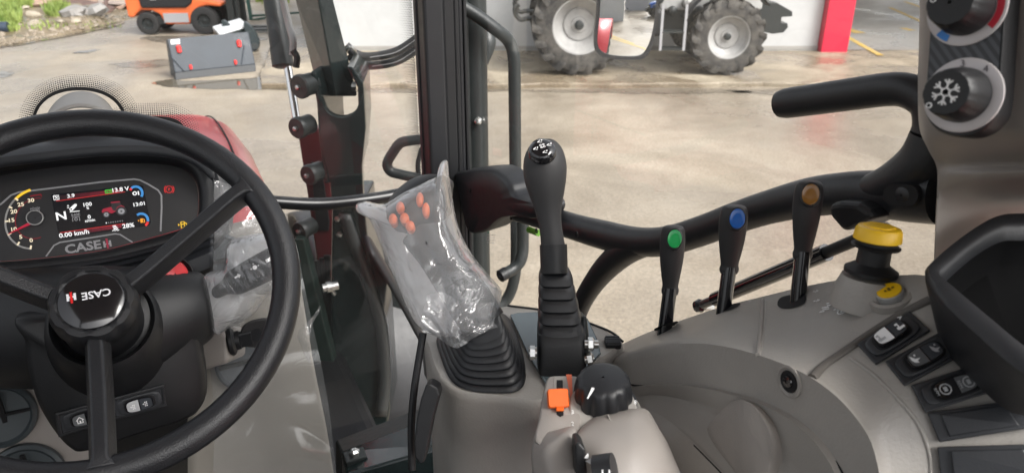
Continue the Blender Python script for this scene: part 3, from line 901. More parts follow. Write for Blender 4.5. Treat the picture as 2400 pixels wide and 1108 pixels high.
# own front wheel with its fender
wheel(own, TP(.54, 2.60, .56), TR, .56, .38, .30, RUBN, LITE, 18, 'front_wheel')
arc = [[TP(.54 + w_, 2.60 + math.cos(a) * .66, .60 + math.sin(a) * (.66 - .02 * abs(w_ / .19))) for w_ in (-.2, -.17, .17, .2)] for a in [rad(20 + 9 * k) for k in range(18)]]
fsh = build(MB().grid(arc), 'front_fender', BLK, own, solid=.012)
build(MB().tube([TP(.45, 2.62, .9), TP(.45, 2.6, 1.22)], .02, 10), 'fender_stay', STEELG, fsh)
build(MB().box(TP(.12, 1.75, .95), TR * .2, TF * .55, UP * .22), 'fuel_tank', BLKS, own, smooth=0, bevel=.06, seg=4)
build(MB().box(TP(-.1, 2.2, .8), TR * .1, TF * 1.2, UP * .12), 'frame_rail', STEELG, own, smooth=0, bevel=.01)
wheel(own, TP(.80, -.75, .76), TR, .76, .42, .45, RUBN, LITE, 18, 'rear_wheel')
arc = [[TP(.80 + w_, -.75 + math.cos(a) * .86, .80 + math.sin(a) * .84) for w_ in (-.26, .24)] for a in [rad(12 + 9 * k) for k in range(18)]]
build(MB().grid(arc), 'rear_fender', REDPAINT, own, solid=.02)
mg = cat([PY(x, y, 1.75) for x, y in ((872, 586), (905, 640), (940, 700), (975, 765), (1010, 830), (1040, 900), (1050, 980))], 24)
mg2 = [q + V((-.08, .22, .0)) for q in mg]
build(MB().grid([mg, [a.lerp(b, .5) + UP * .02 for a, b in zip(mg, mg2)], mg2]), 'mudguard', BLK, own, smooth=60, solid=.012)

# pillar and seals
pil = thing('windscreen_pillar', 'black upright windscreen pillar with ribbed door seals', 'pillar', V((P(1030, 300, 1.4).x, P(1030, 300, 1.4).y, 1.3)))
Z0, Z1 = 1.35, 3.0
build(vbar(MB(), 1012, 200, 1.41, .020, .03, Z0, Z1), 'inner_face', BLK, pil, smooth=0, bevel=.006, seg=3)
build(vbar(MB(), 1045, 200, 1.425, .0125, .03, Z0, Z1), 'outer_face', BLKS, pil, smooth=0, bevel=.005, seg=3)
build(vbar(MB(), 1062, 200, 1.43, .005, .03, Z0, Z1), 'door_seal', BLKS, pil, smooth=0, bevel=.003)
build(vbar(MB(), 1072, 200, 1.435, .0045, .027, Z0, Z1), 'door_seal', BLK, pil, smooth=0, bevel=.003)
build(vbar(MB(), 1081, 200, 1.44, .0035, .03, Z0, Z1), 'door_seal', BLKS, pil, smooth=0, bevel=.002)
build(vbar(MB(), 986, 200, 1.415, .0055, .008, Z0, Z1), 'glass_bead', DKG, pil, smooth=0, bevel=.003)
ex = thing('exhaust_column', 'dark upright exhaust column just right of the pillar outside', 'column', V((P(1118, 300, 1.6).x, P(1118, 300, 1.6).y, 1.2)))
q = P(1110, 280, 1.62)
build(MB().tube([V((q.x, q.y, 1.25)), V((q.x, q.y, 3.2))], .032, 20), 'pipe', STEELG, ex)
build(vbar(MB(), 1100, 280, 1.60, .012, .012, 1.25, 3.2), 'bracket_strip', STEELG, ex, smooth=0, bevel=.002)
build(MB().lathe([(.0085, 0), (.0085, .004), (.006, .007), (.001, .008)], P(1121, 284, 1.585), -FWD, 12, cap=False), 'bolt', SILV, ex)
build(MB().tube([P(1138, 60, 1.66), P(1142, 100, 1.66), P(1136, 150, 1.66)], [.012, .02, .008], 12, 12), 'pipe_clamp', STEELG, ex)

hr = thing('grab_rail', 'long bent black handrail outside the door glass', 'handrail', PY(1208, 690, 1.62))
build(MB().tube([PY(*q) for q in ((1080, 14, 1.56), (1125, 42, 1.57), (1165, 72, 1.58), (1192, 96, 1.6), (1204, 132, 1.6), (1206, 200, 1.6), (1208, 420, 1.6), (1210, 580, 1.6), (1206, 650, 1.6), (1188, 700, 1.6), (1150, 735, 1.58))], .0135, 14, 60), 'rail_tube', STEELG, hr)
h2 = thing('hook_handle', 'short black hooked handle with end cap by the console', 'handle', PY(1180, 645, 1.42))
build(MB().tube([PY(*q) for q in ((1212, 430, 1.44), (1222, 470, 1.44), (1226, 560, 1.44), (1222, 605, 1.43), (1205, 628, 1.42), (1178, 644, 1.40))], .0125, 14, 40), 'rail_tube', STEELG, h2)
c_ = (PY(1168, 649, 1.395) - PY(1205, 628, 1.42)).normalized()
build(MB().lathe([(.0135, -.012), (.0135, .004), (.011, .006), (.006, .006), (.004, .009), (.001, .009)], PY(1176, 645, 1.40), c_, 16), 'end_cap', BLKS, h2)
h3 = thing('step_handle', 'bent grey black grab handle left of the pillar', 'handle', PY(940, 400, 1.7))
build(MB().tube([PY(*q) for q in ((1010, 325, 1.68), (960, 330, 1.68), (938, 336, 1.68), (922, 356, 1.68), (908, 382, 1.68), (914, 400, 1.68), (935, 408, 1.68), (1010, 424, 1.68))], .012, 14, 50), 'rail_tube', STEELG, h3)
build(MB().tube([PY(*q) for q in ((990, 345, 1.75), (980, 380, 1.75), (982, 410, 1.75), (996, 425, 1.75))], .006, 8, 20), 'cable', HOSE, h3)

# windscreen with its printed border
ws = thing('windscreen', 'clear windscreen with black dotted printed border', 'windscreen', WIND(600, 500))
gl = WIND(984, 300)
def WT(a, z):                       # metres left of the pillar along the screen, height
    q = gl - TR * a
    return V((q.x, q.y, z))
build(MB().add([WT(0, 1.3), WT(1.35, 1.3), WT(1.35, 2.95), WT(0, 2.95)], [(0, 1, 2, 3)]), 'glass_pane', GLASS, ws, smooth=0)
FRIT = mat('frit_print', (0.01, 0.01, 0.011), 0.6)
dots = MB()
def dot(p, r):
    k = [p + TR * (r * math.cos(a)) + UP * (r * math.sin(a)) for a in [rad(60 * j) for j in range(6)]]
    dots.add(k, [tuple(range(6))])
z = 1.7
zz = 0
while z < 2.95:
    for c in range(8):
        a = .004 + c * .0030 + (.0015 if zz % 2 else 0)
        dot(WT(a, z) - TF * .002, .0014 - c * .00014)
    z += .0030
    zz += 1
# arch outline in the glass plane, above the dash
def arch(cx_, yb, rx, ry, p=2.0):
    return [(cx_ + rx * math.copysign(abs(math.cos(a)) ** (2 / p), math.cos(a)), yb - ry * abs(math.sin(a)) ** (2 / p)) for a in [rad(2.5 * k) for k in range(73)]]
def band(cx_, yb, rx, ry, p, wd):
    o1, o2 = arch(cx_, yb, rx, ry, p), arch(cx_, yb, rx - wd, ry - wd * 1.05, p)
    return MB().grid([[WIND(*q, .002) for q in o1], [WIND(*q, .002) for q in o2]])
build(band(186, 292, 112, 88, 2.2, 8), 'printed_arch', FRIT, ws, smooth=0)
build(MB().add([WIND(*q, .002) for q in arch(350, 330, 88, 58, 3)], [tuple(range(73))]), 'printed_patch', FRIT, ws, smooth=0)
for (cx_, yb, rx, ry, p) in ((186, 292, 112, 88, 2.2), (350, 330, 88, 58, 3)):
    for lay in range(7):
        g = lay * 4.4 + 2.5
        ar = arch(cx_, yb, rx + g, ry + g, p)
        acc, last = 0.0, V((*ar[0], 0))
        pos = 2.6 if lay % 2 else 0
        for q in ar[1:]:
            v_ = V((*q, 0))
            L = (v_ - last).length
            while pos <= acc + L and L > 1e-6:
                f = (pos - acc) / L
                s_ = last.lerp(v_, f)
                dot(WIND(s_.x, s_.y, .002), .00135 * (1 - lay * .09))
                pos += 5.2
            acc += L
            last = v_
do = build(dots, 'printed_dots', FRIT, ws, smooth=0)
do['kind'] = 'stuff'
dw = thing('door_window', 'clear side door glass right of the pillar', 'window', DOOR(1600, 600))
g2 = DOOR(1095, 300, -.10)
def DT(a, z):
    q = g2 - TF * a
    return V((q.x, q.y, z))
build(MB().add([DT(0, 1.3), DT(1.1, 1.3), DT(1.1, 2.95), DT(0, 2.95)], [(0, 1, 2, 3)]), 'glass_pane', GLASS, dw, smooth=0)
sg = mat('sticker_green', (0.02, 0.10, 0.06), 0.5)
text('ENS', DOOR(1141, 538, -.095), -TF, UP, .012, sg, 'sticker_lettering', dw, bold=.02)
for k in range(4):
    build(MB().bar(DOOR(1142, 550 + k * 6, -.096), DOOR(1163 - 4 * (k % 2), 551 + k * 6, -.096), .0006, .0003), 'sticker_line', GRYP, dw, smooth=0)

cr = thing('windscreen_rail', 'glossy black curved rail across the lower windscreen', 'rail', WIND(800, 480, .05))
build(MB().tube([WIND(*q, o_) for q, o_ in (((520, 462), .06), ((650, 474), .06), ((750, 478), .06), ((850, 469), .06), ((930, 456), .055), ((1010, 434), .05))], .0112, 16, 40), 'rail_tube', mat('rail_paint', (0.007, 0.0075, 0.009), .28), cr)

# side mirror
DM = 2.05
M0 = P(1470, 40, DM)
inc = ray(1470, 60).normalized()
ref = (-TF + TR * .06 - UP * .11).normalized()
mn = (ref - inc).normalized()
mi = thing('side_mirror', 'black framed door mirror hanging before the grey tractor', 'mirror', M0)
def MR(x, y, off=0.0):
    return PL(x, y, M0 + mn * off, mn)
outl = [(1402, -120), (1400, -40), (1396, 40), (1391, 95), (1398, 124), (1425, 136), (1470, 140), (1505, 137), (1523, 118), (1533, 80), (1541, 20), (1546, -60), (1546, -120), (1500, -140), (1440, -140)]
inl = [(1409, -110), (1407, -40), (1403, 40), (1399, 92), (1405, 116), (1428, 128), (1470, 132), (1502, 129), (1516, 112), (1526, 78), (1534, 20), (1538, -60), (1538, -108), (1498, -130), (1442, -130)]
mo = cat([MR(*q) for q in outl], 60, True)
mii = cat([MR(*q) for q in inl], 60, True)
build(MB().loft([mo, [q - mn * .05 for q in [m_.lerp(M0, .15) for m_ in mo]]]).loft([mo, [q + mn * .006 for q in mo], [q + mn * .006 for q in mii], [q - mn * .001 for q in mii]], cap=False), 'frame', BLKS, mi, smooth=40)
mc_ = sum(mii, V((0, 0, 0))) / 60
mrows = []
for k in range(13):
    f = max(.01, 1 - k / 12)
    mrows.append([mc_ + (q - mc_) * f + mn * (.001 + .011 - ((q - mc_) * f).length ** 2 * .5) for q in mii])
mrows = [r + [r[0]] for r in mrows]
build(MB().grid(mrows), 'mirror_glass', mat('mirror_silver', (0.82, 0.84, 0.85), 0.01, metal=1.0), mi, smooth=80, weld=True)
build(MB().tube([M0 - mn * .03 + UP * .05, M0 - mn * .08 + UP * .25, M0 - mn * .08 + UP * .5], .012, 10), 'arm', STEELG, mi)
# what the mirror shows, behind the cab
mb_ = M0 + ref * 16
bb = thing('rear_shed', 'white shed with grey door seen in the mirror', 'building', V((mb_.x, mb_.y, 0)))
ru = V((-ref.y, ref.x, 0)).normalized()
rn = V((ref.x, ref.y, 0)).normalized()
def RB(a, f, z):
    q = V((M0.x, M0.y, 0)) + rn * f + ru * a
    return V((q.x, q.y, z))
build(MB().box(RB(-1.6, 12, 2), ru * 1.3, rn * .1, UP * 2), 'wall', WALLM, bb, smooth=0)
build(MB().box(RB(1.3, 20, 2.2), ru * 1.7, rn * .1, UP * 2.2), 'door', mat('grey_door', (0.32, 0.33, 0.35), 0.5), bb, smooth=0)
build(MB().box(RB(6, 30, 1.2), ru * 6, rn * .1, UP * 1.2), 'yard_wall', WALLM, bb, smooth=0)
blu = mat('blue_tractor_paint', (0.01, 0.10, 0.42), 0.35, coat=.4)
tr2 = copy_tree(tr1, None, {GREYT: blu})
tr2.name = 'parked_tractor'
tr2['label'] = 'blue tractor seen in the door mirror'
p2 = RB(3.0, 13, 0)
tr2.location = (p2.x, p2.y, 0)
tr2.rotation_euler = (0, 0, rad(200))
for k in range(3):
    a_, b_ = RB(2.5 - k * 2, 4 + k * 2, .006), RB(-3 - k * 2, 9 + k * 3, .006)
    s_ = (b_ - a_).cross(UP).normalized() * .06
    struct(build(MB().add([a_ + s_, b_ + s_, b_ - s_, a_ - s_], [(0, 1, 2, 3)]), 'painted_line', LINE, smooth=0))

# sill beam and floor
sb = thing('sill_beam', 'dark green steel sill beam with bolt at the cab floor edge', 'beam', P(890, 1030, 1.3))
build(MB().loft([[P(786, 1030, 1.34), P(800, 1060, 1.28), P(800, 1160, 1.28), P(786, 1130, 1.34)], [P(1010, 945, 1.34), P(1040, 970, 1.28), P(1040, 1080, 1.28), P(1010, 1060, 1.34)]]), 'beam', STEELG, sb, smooth=0, bevel=.004)
build(MB().loft([[P(800, 1056, 1.275), P(812, 1110, 1.20), P(812, 1180, 1.2), P(800, 1160, 1.275)], [P(1036, 966, 1.275), P(1060, 1040, 1.20), P(1060, 1100, 1.2), P(1036, 1080, 1.275)]]), 'lower_flange', STEEL, sb, smooth=0, bevel=.004)
bq = P(832, 1070, 1.235)
bl_ = build(MB().box(bq, TR * .018, TF * .014, UP * .006), 'bolt_plate', STEELG, sb, smooth=0, bevel=.002)
build(MB().lathe([(.009, 0), (.009, .007), (.005, .01), (.001, .01)], bq + UP * .006, UP, 6, cap=False), 'bolt', SILV, bl_)
fz = 1.30
flo = build(MB().add([TP(-.75, 1.12, fz), TP(.42, 1.12, fz), TP(.42, -.6, fz), TP(-.75, -.6, fz)], [(0, 1, 2, 3)]), 'cab_floor', BLKS, smooth=0)
struct(flo)

fw_ = build(MB().box(TP(-.33, 1.24, 1.4), TR * .46, TF * .012, UP * .34), 'firewall', BLKS, smooth=0)
struct(fw_)
# unseen cab roof and walls, added to keep sky light off the interior
roof = thing('cab_roof', 'unseen cab roof with headliner above the driver, added for shade', 'roof', TP(-.1, .2, 3.0))
build(MB().box(TP(-.12, .25, 3.06), TR * .78, TF * 1.08, UP * .05), 'roof_panel', BEIP, roof, smooth=0, bevel=.03)
for l_, f_ in ((-.86, 1.2), (-.86, -.6), (.56, -.75)):
    build(MB().box(TP(l_, f_, 2.15), TR * .03, TF * .04, UP * .86), 'cab_post', BLKS, roof, smooth=0)
build(MB().box(TP(-.15, -.80, 1.72), TR * .70, TF * .03, UP * .42), 'rear_wall', BLKS, roof, smooth=0)  # unseen, added to block light from behind
build(MB().box(TP(-.86, .30, 1.62), TR * .02, TF * .86, UP * .32), 'left_door_panel', BLKS, roof, smooth=0)  # unseen, added to block light from the left
seat = thing('driver_seat', 'unseen black driver seat behind the steering wheel, added to block light', 'seat', TP(-.2, -.25, 1.3))  # unseen seat, added to darken faces turned to the driver
build(MB().box(TP(-.25, -.22, 1.62), TR * .24, TF * .22, UP * .07), 'cushion', BLKS, seat, smooth=0, bevel=.05, seg=4)
build(MB().box(TP(-.25, -.50, 2.0), TR * .23, TF * .06, UP * .34), 'backrest', BLKS, seat, smooth=0, bevel=.05, seg=4)
build(MB().box(TP(-.25, -.22, 1.42), TR * .16, TF * .16, UP * .12), 'pedestal', BLKS, seat, smooth=0, bevel=.02)
# ------------------------------------------------------------------ steering wheel
SWN = None
_b, _t = rad(46), rad(26)
_back = V((math.sin(_t), -math.cos(_t), 0))
SWN = (_back * math.cos(_b) + UP * math.sin(_b)).normalized()
SWC = CAM + RGT * -.4505 + DWN * .050 + FWD * .783
def SW(x, y, off=0.0):
    return PL(x, y, SWC + SWN * off, SWN)
sw = thing('steering_wheel', 'black three spoke steering wheel with round hub cap', 'steering wheel', SWC - SWN * .12)
su, sv = ortho(SWN)
R0 = .2
rim = MB()
NR, NS = 96, 16
rings = []
for i in range(NR):
    a = 2 * math.pi * i / NR
    rd_ = su * math.cos(a) + sv * math.sin(a)
    rings.append([SWC + rd_ * (R0 + .0160 * math.cos(t)) + SWN * (.0150 * math.sin(t)) for t in [2 * math.pi * j / NS for j in range(NS)]])
rings.append(rings[0])
rim.loft(rings, cap=False)
build(rim, 'rim', WHEELM, sw, smooth=60, weld=True)
hubc = PL(206, 690, SWC - SWN * .0, SWN)                 # hub axis point in the rim plane
hb = hubc - SWN * .040
for k, (x, y) in enumerate(((585, 440), (242, 1112), (-60, 600))):
    e = SW(x, y)
    dr = (e - SWC).normalized()
    e = SWC + dr * (R0 - .004)
    sd = SWN.cross(dr).normalized()
    pts = cat([hb + dr * .02 - SWN * .004, hb + dr * .05 - SWN * .001, hb.lerp(e, .62) - SWN * .006, e - dr * .02 - SWN * .004, e - SWN * .001], 20)
    rings = []
    for i, p in enumerate(pts):
        f = i / 19
        w_ = .0112 * (1 - f) + .0108 * f + (.010 * max(0, (f - .8) / .2) ** 2)
        h_ = .0165
        tp = .62
        rings.append([p + sd * (w_ * a) + SWN * (h_ * b) for a, b in ((-1, -1), (1, -1), (1.08, .1), (tp, 1), (-tp, 1), (-1.08, .1))])
    build(MB().loft(rings), 'spoke', WHEELM, sw, smooth=25, bevel=.0025, seg=3)
def lob(t, r, h):
    return 1 - .055 * (0.5 + 0.5 * math.cos(2 * math.pi * 9 * t)) ** 3 if (h > -.024 and h < .0015 and r > .033) else 1
HK = .93
hp = [(r * HK, h) for r, h in ((.030, -.080), (.046, -.078), (.047, -.03), (.0468, -.026), (.0485, -.024), (.0482, -.012), (.0470, -.004), (.044, .0012), (.0375, .002), (.0370, .0005), (.001, .0005))]
ht = build(MB().lathe(hp, hubc - SWN * .022, SWN, 90, cap=False, wob=lob), 'hub', BLK, sw, smooth=50)
hc = hubc - SWN * .0212
build(MB().lathe([(.0322, 0), (.0322, .0012), (.0312, .002), (.001, .0022)], hc, SWN, 48, cap=False), 'hub_cap', BLKG, ht, smooth=40)
# lettering, turned with the wheel
lu = (PL(152, 700, hc, SWN) - PL(258, 681, hc, SWN)).normalized()
lv = SWN.cross(lu).normalized()
def mark(c, u, v, n, h, m1, m2, par, up=1):
    """the two grey bars with a red i between them"""
    g = MB()
    for s in (-1, 1):
        g.box(c + u * (s * h * .42), u * (h * .15), v * (h * .5), n * .0002)
    g.box(c, u * (h * .42), v * (h * .12), n * .00018)
    build(g, 'emblem_bar', m1, par, smooth=0)
    r_ = MB()
    r_.box(c - v * (h * .06), u * (h * .14), v * (h * .66), n * .0003)
    r_.box(c + v * (h * .76), u * (h * .14), v * (h * .11), n * .0003)
    build(r_, 'emblem_stroke', m2, par, smooth=0)
lc = hc + SWN * .0026
HW = mat('hub_print_white', (0.8, 0.8, 0.82), .4)
HRD = mat('hub_print_red', (0.75, 0.02, 0.02), .4)
text('CASE', PL(226, 688, lc, SWN), lu, lv, .0082, HW, 'lettering', ht, bold=.02, wide=1.05)
mark(PL(167, 696, lc, SWN), lu, lv, SWN, .0080, HW, HRD, ht)

# ------------------------------------------------------------------ instrument cluster and dashboard
_cb = rad(30)
CN = (-TF * math.cos(_cb) + UP * math.sin(_cb)).normalized()
CV = (UP * math.cos(_cb) + TF * math.sin(_cb)).normalized()
CU = TR
CO = P(235, 495, 1.0)
def CL(x, y, off=0.0):
    return PL(x, y, CO + CN * off, CN)
def scaled(ring, k, c=None, ku=None):
    c = c or sum(ring, V((0, 0, 0))) / len(ring)
    return [c + (q - c) * k for q in ring]
def grow(ring, d):
    """move a closed planar ring outward by d metres"""
    n = len(ring)
    c = sum(ring, V((0, 0, 0))) / n
    out = []
    for i in range(n):
        t = (ring[(i + 1) % n] - ring[i - 1]).normalized()
        o_ = t.cross(CN)
        if o_.dot(ring[i] - c) < 0:
            o_ = -o_
        out.append(ring[i] + o_ * d)
    return out
dash = thing('instrument_panel', 'black instrument panel with lit display and rev counter behind the wheel', 'dashboard', CL(235, 620))
lens_px = [(-190, 520), (-160, 465), (-100, 435), (0, 412), (100, 396), (188, 387), (300, 383), (385, 386), (430, 398), (457, 424), (465, 465), (460, 512), (432, 533), (390, 547), (310, 569), (235, 587), (120, 602), (0, 612), (-110, 612), (-170, 580)]
L0 = cat([CL(*q) for q in lens_px], 80, True)
build(MB().add(L0, [tuple(range(80))]), 'cluster_face', CLUS, dash, smooth=0)
r1 = [q + CN * .012 for q in grow(L0, .003)]
r2 = [q + CN * .018 for q in grow(L0, .010)]
r3 = [q + CN * .014 for q in grow(L0, .022)]
r4 = [q + CN * .022 for q in grow(L0, .028)]
r5 = [q + CN * .016 for q in grow(L0, .046)]
r6 = [q - CN * .02 for q in grow(L0, .052)]
r7 = [q - CN * .09 - CV * .02 for q in grow(L0, .030)]
build(MB().loft([[q - CN * .003 for q in L0], r1, r2, r3, r4, r5, r6, r7], cap=False), 'bezel', BLK, dash, smooth=60, sub=1)
build(MB().add([q + CN * .010 for q in L0], [tuple(range(80))]), 'lens', LENS, dash, smooth=0)
# brow over the cluster
br0 = [(-220, 392), (-60, 372), (100, 352), (240, 338), (360, 338), (450, 356), (505, 400)]
bw = [[CL(x, y + 26, .045) for x, y in br0], [CL(x, y + 8, .055) for x, y in br0], [CL(x, y - 14, .03) for x, y in br0], [CL(x * .98, y - 24, -.03) for x, y in br0], [CL(x * .95, y - 16, -.1) for x, y in br0], [CL(x * .93, y + 20, -.14) for x, y in br0]]
build(MB().grid([cat(r, 40) for r in bw]), 'cowl', DKG, dash, smooth=60, solid=.006, sub=1)
# defroster dome behind, pale
dm = thing('dash_dome', 'pale grey rounded dash top showing above the wheel rim', 'trim', WIND(190, 260, .08))
dmr = []
for k in range(8):
    f = k / 7
    dmr.append([WIND(190 + 86 * math.cos(a) * (1 + .12 * f), 300 - (86 - 10 * f) * math.sin(a) + 22 * f, .06 + .10 * f) for a in [rad(6 * j) for j in range(31)]])
build(MB().grid(dmr), 'dome_shell', mat('pale_trim', (0.30, 0.285, 0.265), 0.45), dm, smooth=60, solid=.004)

# lower dash with ribs
low = MB()
rows = []
for k, (off, dy) in enumerate(((.02, 0), (.028, 10), (.022, 16), (.034, 24), (.028, 31), (.042, 40), (.036, 47), (.05, 60), (.045, 95), (.0, 130))):
    rows.append(cat([CL(x, y + dy, off) for x, y in ((-220, 640), (0, 632), (130, 620), (250, 603), (350, 580), (440, 552), (500, 528))], 30))
build(low.grid(rows), 'ribbed_panel', DKG, dash, smooth=40, solid=.004)

# --- what the cluster shows
def cpoly(name, m, pts, off=.0012, par=None, th=0.0):
    mb = MB()
    q = [CL(x, y, off) for x, y in pts]
    mb.add(q, [tuple(range(len(q)))])
    return build(mb, name, m, par or dash, smooth=0)
def cline(name, m, pts, w, off=.0012, par=None, n=None):
    q = [CL(x, y, off) for x, y in pts]
    if n:
        q = cat(q, n)
    mb = MB()
    L, Rr = [], []
    for i, p in enumerate(q):
        t = (q[min(i + 1, len(q) - 1)] - q[max(i - 1, 0)]).normalized()
        s = t.cross(CN) * w
        L.append(p + s)
        Rr.append(p - s)
    mb.grid([L, Rr])
    return build(mb, name, m, par or dash, smooth=0)
def zc(pts):                       # coordinates read off an enlargement of the cluster
    return [(x * .2346, 380 + y * .2346) for x, y in pts]
def ctext(s, x, y, h, m, name='readout', par=None, bold=.012, wide=1.0, align='CENTER', off=.0016):
    q = zc([(x, y)])[0]
    return text(s, CL(*q, off), CU, CV, h * .2346 / FPX * 1.0, m, name, par or dash, bold=bold, wide=wide, lift=.0002, align=align)
cline('trim_line', GRYP, zc([(-60, 470), (20, 410), (110, 330), (190, 300), (600, 250), (1000, 200), (1340, 170), (1400, 180), (1480, 220), (1580, 280), (1612, 330), (1615, 450), (1605, 690)]), .0011, .0008)
cline('trim_line', GRYP, zc([(460, 940), (540, 830), (600, 800), (900, 755), (1150, 715), (1200, 722), (1325, 800)]), .0009, .0008)
ctext('CASE', 830, 850, 82, GRYP, 'lettering', bold=.03, wide=1.15)
eb = CL(*zc([(1072, 815)])[0], .0016)
mark(eb, CU, CV, CN, 62 * .2346 / FPX, GRYP, mat('cluster_red_print', (0.45, 0.02, 0.06), .4), dash)
# rev counter
ctr = (358, 562)
def arc_pts(r, a0, a1, n=24, c=ctr, ky=.98):
    out = []
    for k in range(n):
        a = rad(a0 + (a1 - a0) * k / (n - 1))
        out.append((c[0] + r * math.cos(a) * 1.0, c[1] - r * ky * math.sin(a) - (r * math.cos(a)) * .13))
    return zc(out)
rev = cline('rev_scale', LITE, arc_pts(305, 131, 262), .0011, .001)
cline('rev_scale_yellow', E_YEL, arc_pts(302, 100, 133, 12), .0016, .0014, rev)
cline('rev_scale_red', E_DRED, zc([(300, 340), (410, 322), (412, 345)]), .0009, .0014, rev)
cline('rev_ring', E_DRED, arc_pts(205, 75, 285), .0005, .001, rev)
for s, x, y in (('0', 312, 782), ('5', 208, 748), ('10', 135, 672), ('15', 113, 582), ('20', 138, 495), ('25', 208, 424), ('30', 308, 384)):
    ctext(s, x, y, 36, E_CRM, 'rev_number', rev, bold=.02, wide=1.1)
for a in (131, 150, 178, 205, 233, 260):
    p = arc_pts(310, a, a, 2)
    q_ = arc_pts(272, a, a, 2)
    cline('rev_tick', E_CRM, [p[0], q_[0]], .0010, .0016, rev)
ctext('n/min', 350, 460, 26, GRYP, 'rev_unit', rev)
ctext('x100', 352, 487, 26, GRYP, 'rev_unit', rev)
nd = MB().prism([CL(*q, .004) for q in zc([(85, 722), (92, 712), (300, 598), (318, 612), (300, 626)])], CN * .002)
build(nd, 'rev_needle', emis('needle_red', (0.7, 0.015, 0.06), .5), rev, smooth=0)
build(MB().lathe([(.0098, 0), (.0098, .005), (.0088, .0065), (.0084, .005), (.001, .005)], CL(*zc([ctr])[0], .002), CN, 32, cap=False), 'needle_cap', mat('cap_dark', (0.03, 0.03, 0.033), .35), rev)
build(MB().lathe([(.0100, .005), (.0100, .007), (.0088, .0072), (.0088, .005)], CL(*zc([ctr])[0], .002), CN, 32, cap=False), 'needle_ring', LITE, rev)
# display
scr = cpoly('display_screen', SCRN, zc([(510, 330), (525, 318), (1400, 228), (1430, 240), (1505, 600), (1490, 632), (620, 764), (590, 745)]), .0010)
def sband(pts, m):
    return cpoly('display_band', m, zc(pts), .0016, scr)
for k in range(6):
    f0, f1 = k / 6, (k + 1) / 6
    c_ = (0.02 + .26 * f0, .001, .004 + .02 * f0)
    mm = emis('band_red_%d' % k, c_, .6)
    sband([(600 + 100 * k, 332 - 10.3 * k), (700 + 100 * k, 321.7 - 10.3 * k), (690 + 100 * k, 372 - 14 * k), (592 + 100 * k, 385 - 14 * k)], mm)
    sband([(612 + 100 * k, 702 - 13.2 * k), (712 + 100 * k, 689 - 13.2 * k), (716 + 100 * k, 728 - 15 * k), (618 + 100 * k, 742 - 15 * k)], mm)
cline('display_rule', E_RED, zc([(560, 389), (1250, 296)]), .0003, .0018, scr)
cline('display_rule', E_RED, zc([(600, 704), (1250, 612)]), .0003, .0018, scr)
for s, x, y, h, m in (('3.9', 708, 338, 36, E_WHT), ('13.8 V', 1200, 275, 40, E_WHT), ('13:01', 1390, 420, 36, E_WHT), ('100', 870, 424, 36, E_WHT), ('%', 877, 460, 22, E_WHT), ('0', 892, 548, 36, E_WHT), ('n/min', 900, 582, 26, E_WHT), ('540E', 755, 527, 26, GRYP), ('28%', 1282, 635, 42, E_WHT), ('0.00 km/h', 742, 715, 42, E_WHT)):
    ctext(s, x, y, h, m, 'readout', scr, bold=.02, wide=1.08)
ctext('N', 612, 542, 78, E_WHT, 'gear_letter', scr, bold=.02, wide=1.15)
# icons on the display
cline('hourglass_icon', E_WHT, zc([(533, 335), (585, 330), (591, 374), (540, 379), (533, 335)]), .00045, .0018, scr)
cline('hourglass_icon', E_WHT, zc([(545, 342), (578, 340), (552, 370), (582, 368), (545, 342)]), .00045, .0018, scr)
cline('battery_icon', E_GRN, zc([(1050, 282), (1115, 274), (1119, 303), (1054, 311), (1050, 282)]), .0006, .0018, scr)
cline('battery_icon', E_GRN, zc([(1064, 296), (1078, 294)]), .0006, .0018, scr)
cline('battery_icon', E_GRN, zc([(1090, 290), (1106, 288)]), .0006, .0018, scr)
cpoly('lift_arm_icon', E_WHT, zc([(696, 480), (692, 464), (735, 425), (750, 416), (768, 420), (766, 436), (724, 484), (706, 490)]), .0018, scr)
cpoly('lift_arm_hole', SCRN, zc([(716, 478), (702, 474), (700, 466), (712, 460), (722, 466)]), .0020, scr)
cline('lift_arm_icon', E_WHT, zc([(698, 497), (796, 487)]), .0005, .0018, scr)
for sg_ in (1, -1):
    cpoly('arrow_icon', E_WHT, zc([(668, 446 - 6 * sg_), (692, 443 - 6 * sg_), (680, 444 - 18 * sg_)]), .0018, scr)
cline('shaft_icon', GRYP, zc([(728, 592), (724, 552), (792, 543), (796, 584)]), .0006, .0018, scr)
cline('shaft_icon', GRYP, [zc([(760 + 13 * math.cos(rad(30 * k)), 570 - 13 * math.sin(rad(30 * k)))])[0] for k in range(13)], .0006, .0018, scr)
for k in range(8):
    x, y = 1062 + k * 23, 607 - k * 3
    cpoly('page_dot', E_WHT if k == 0 else GRYP, [zc([(x + 7 * math.cos(rad(45 * j)), y + 7 * math.sin(rad(45 * j)))])[0] for j in range(8)], .0018, scr)
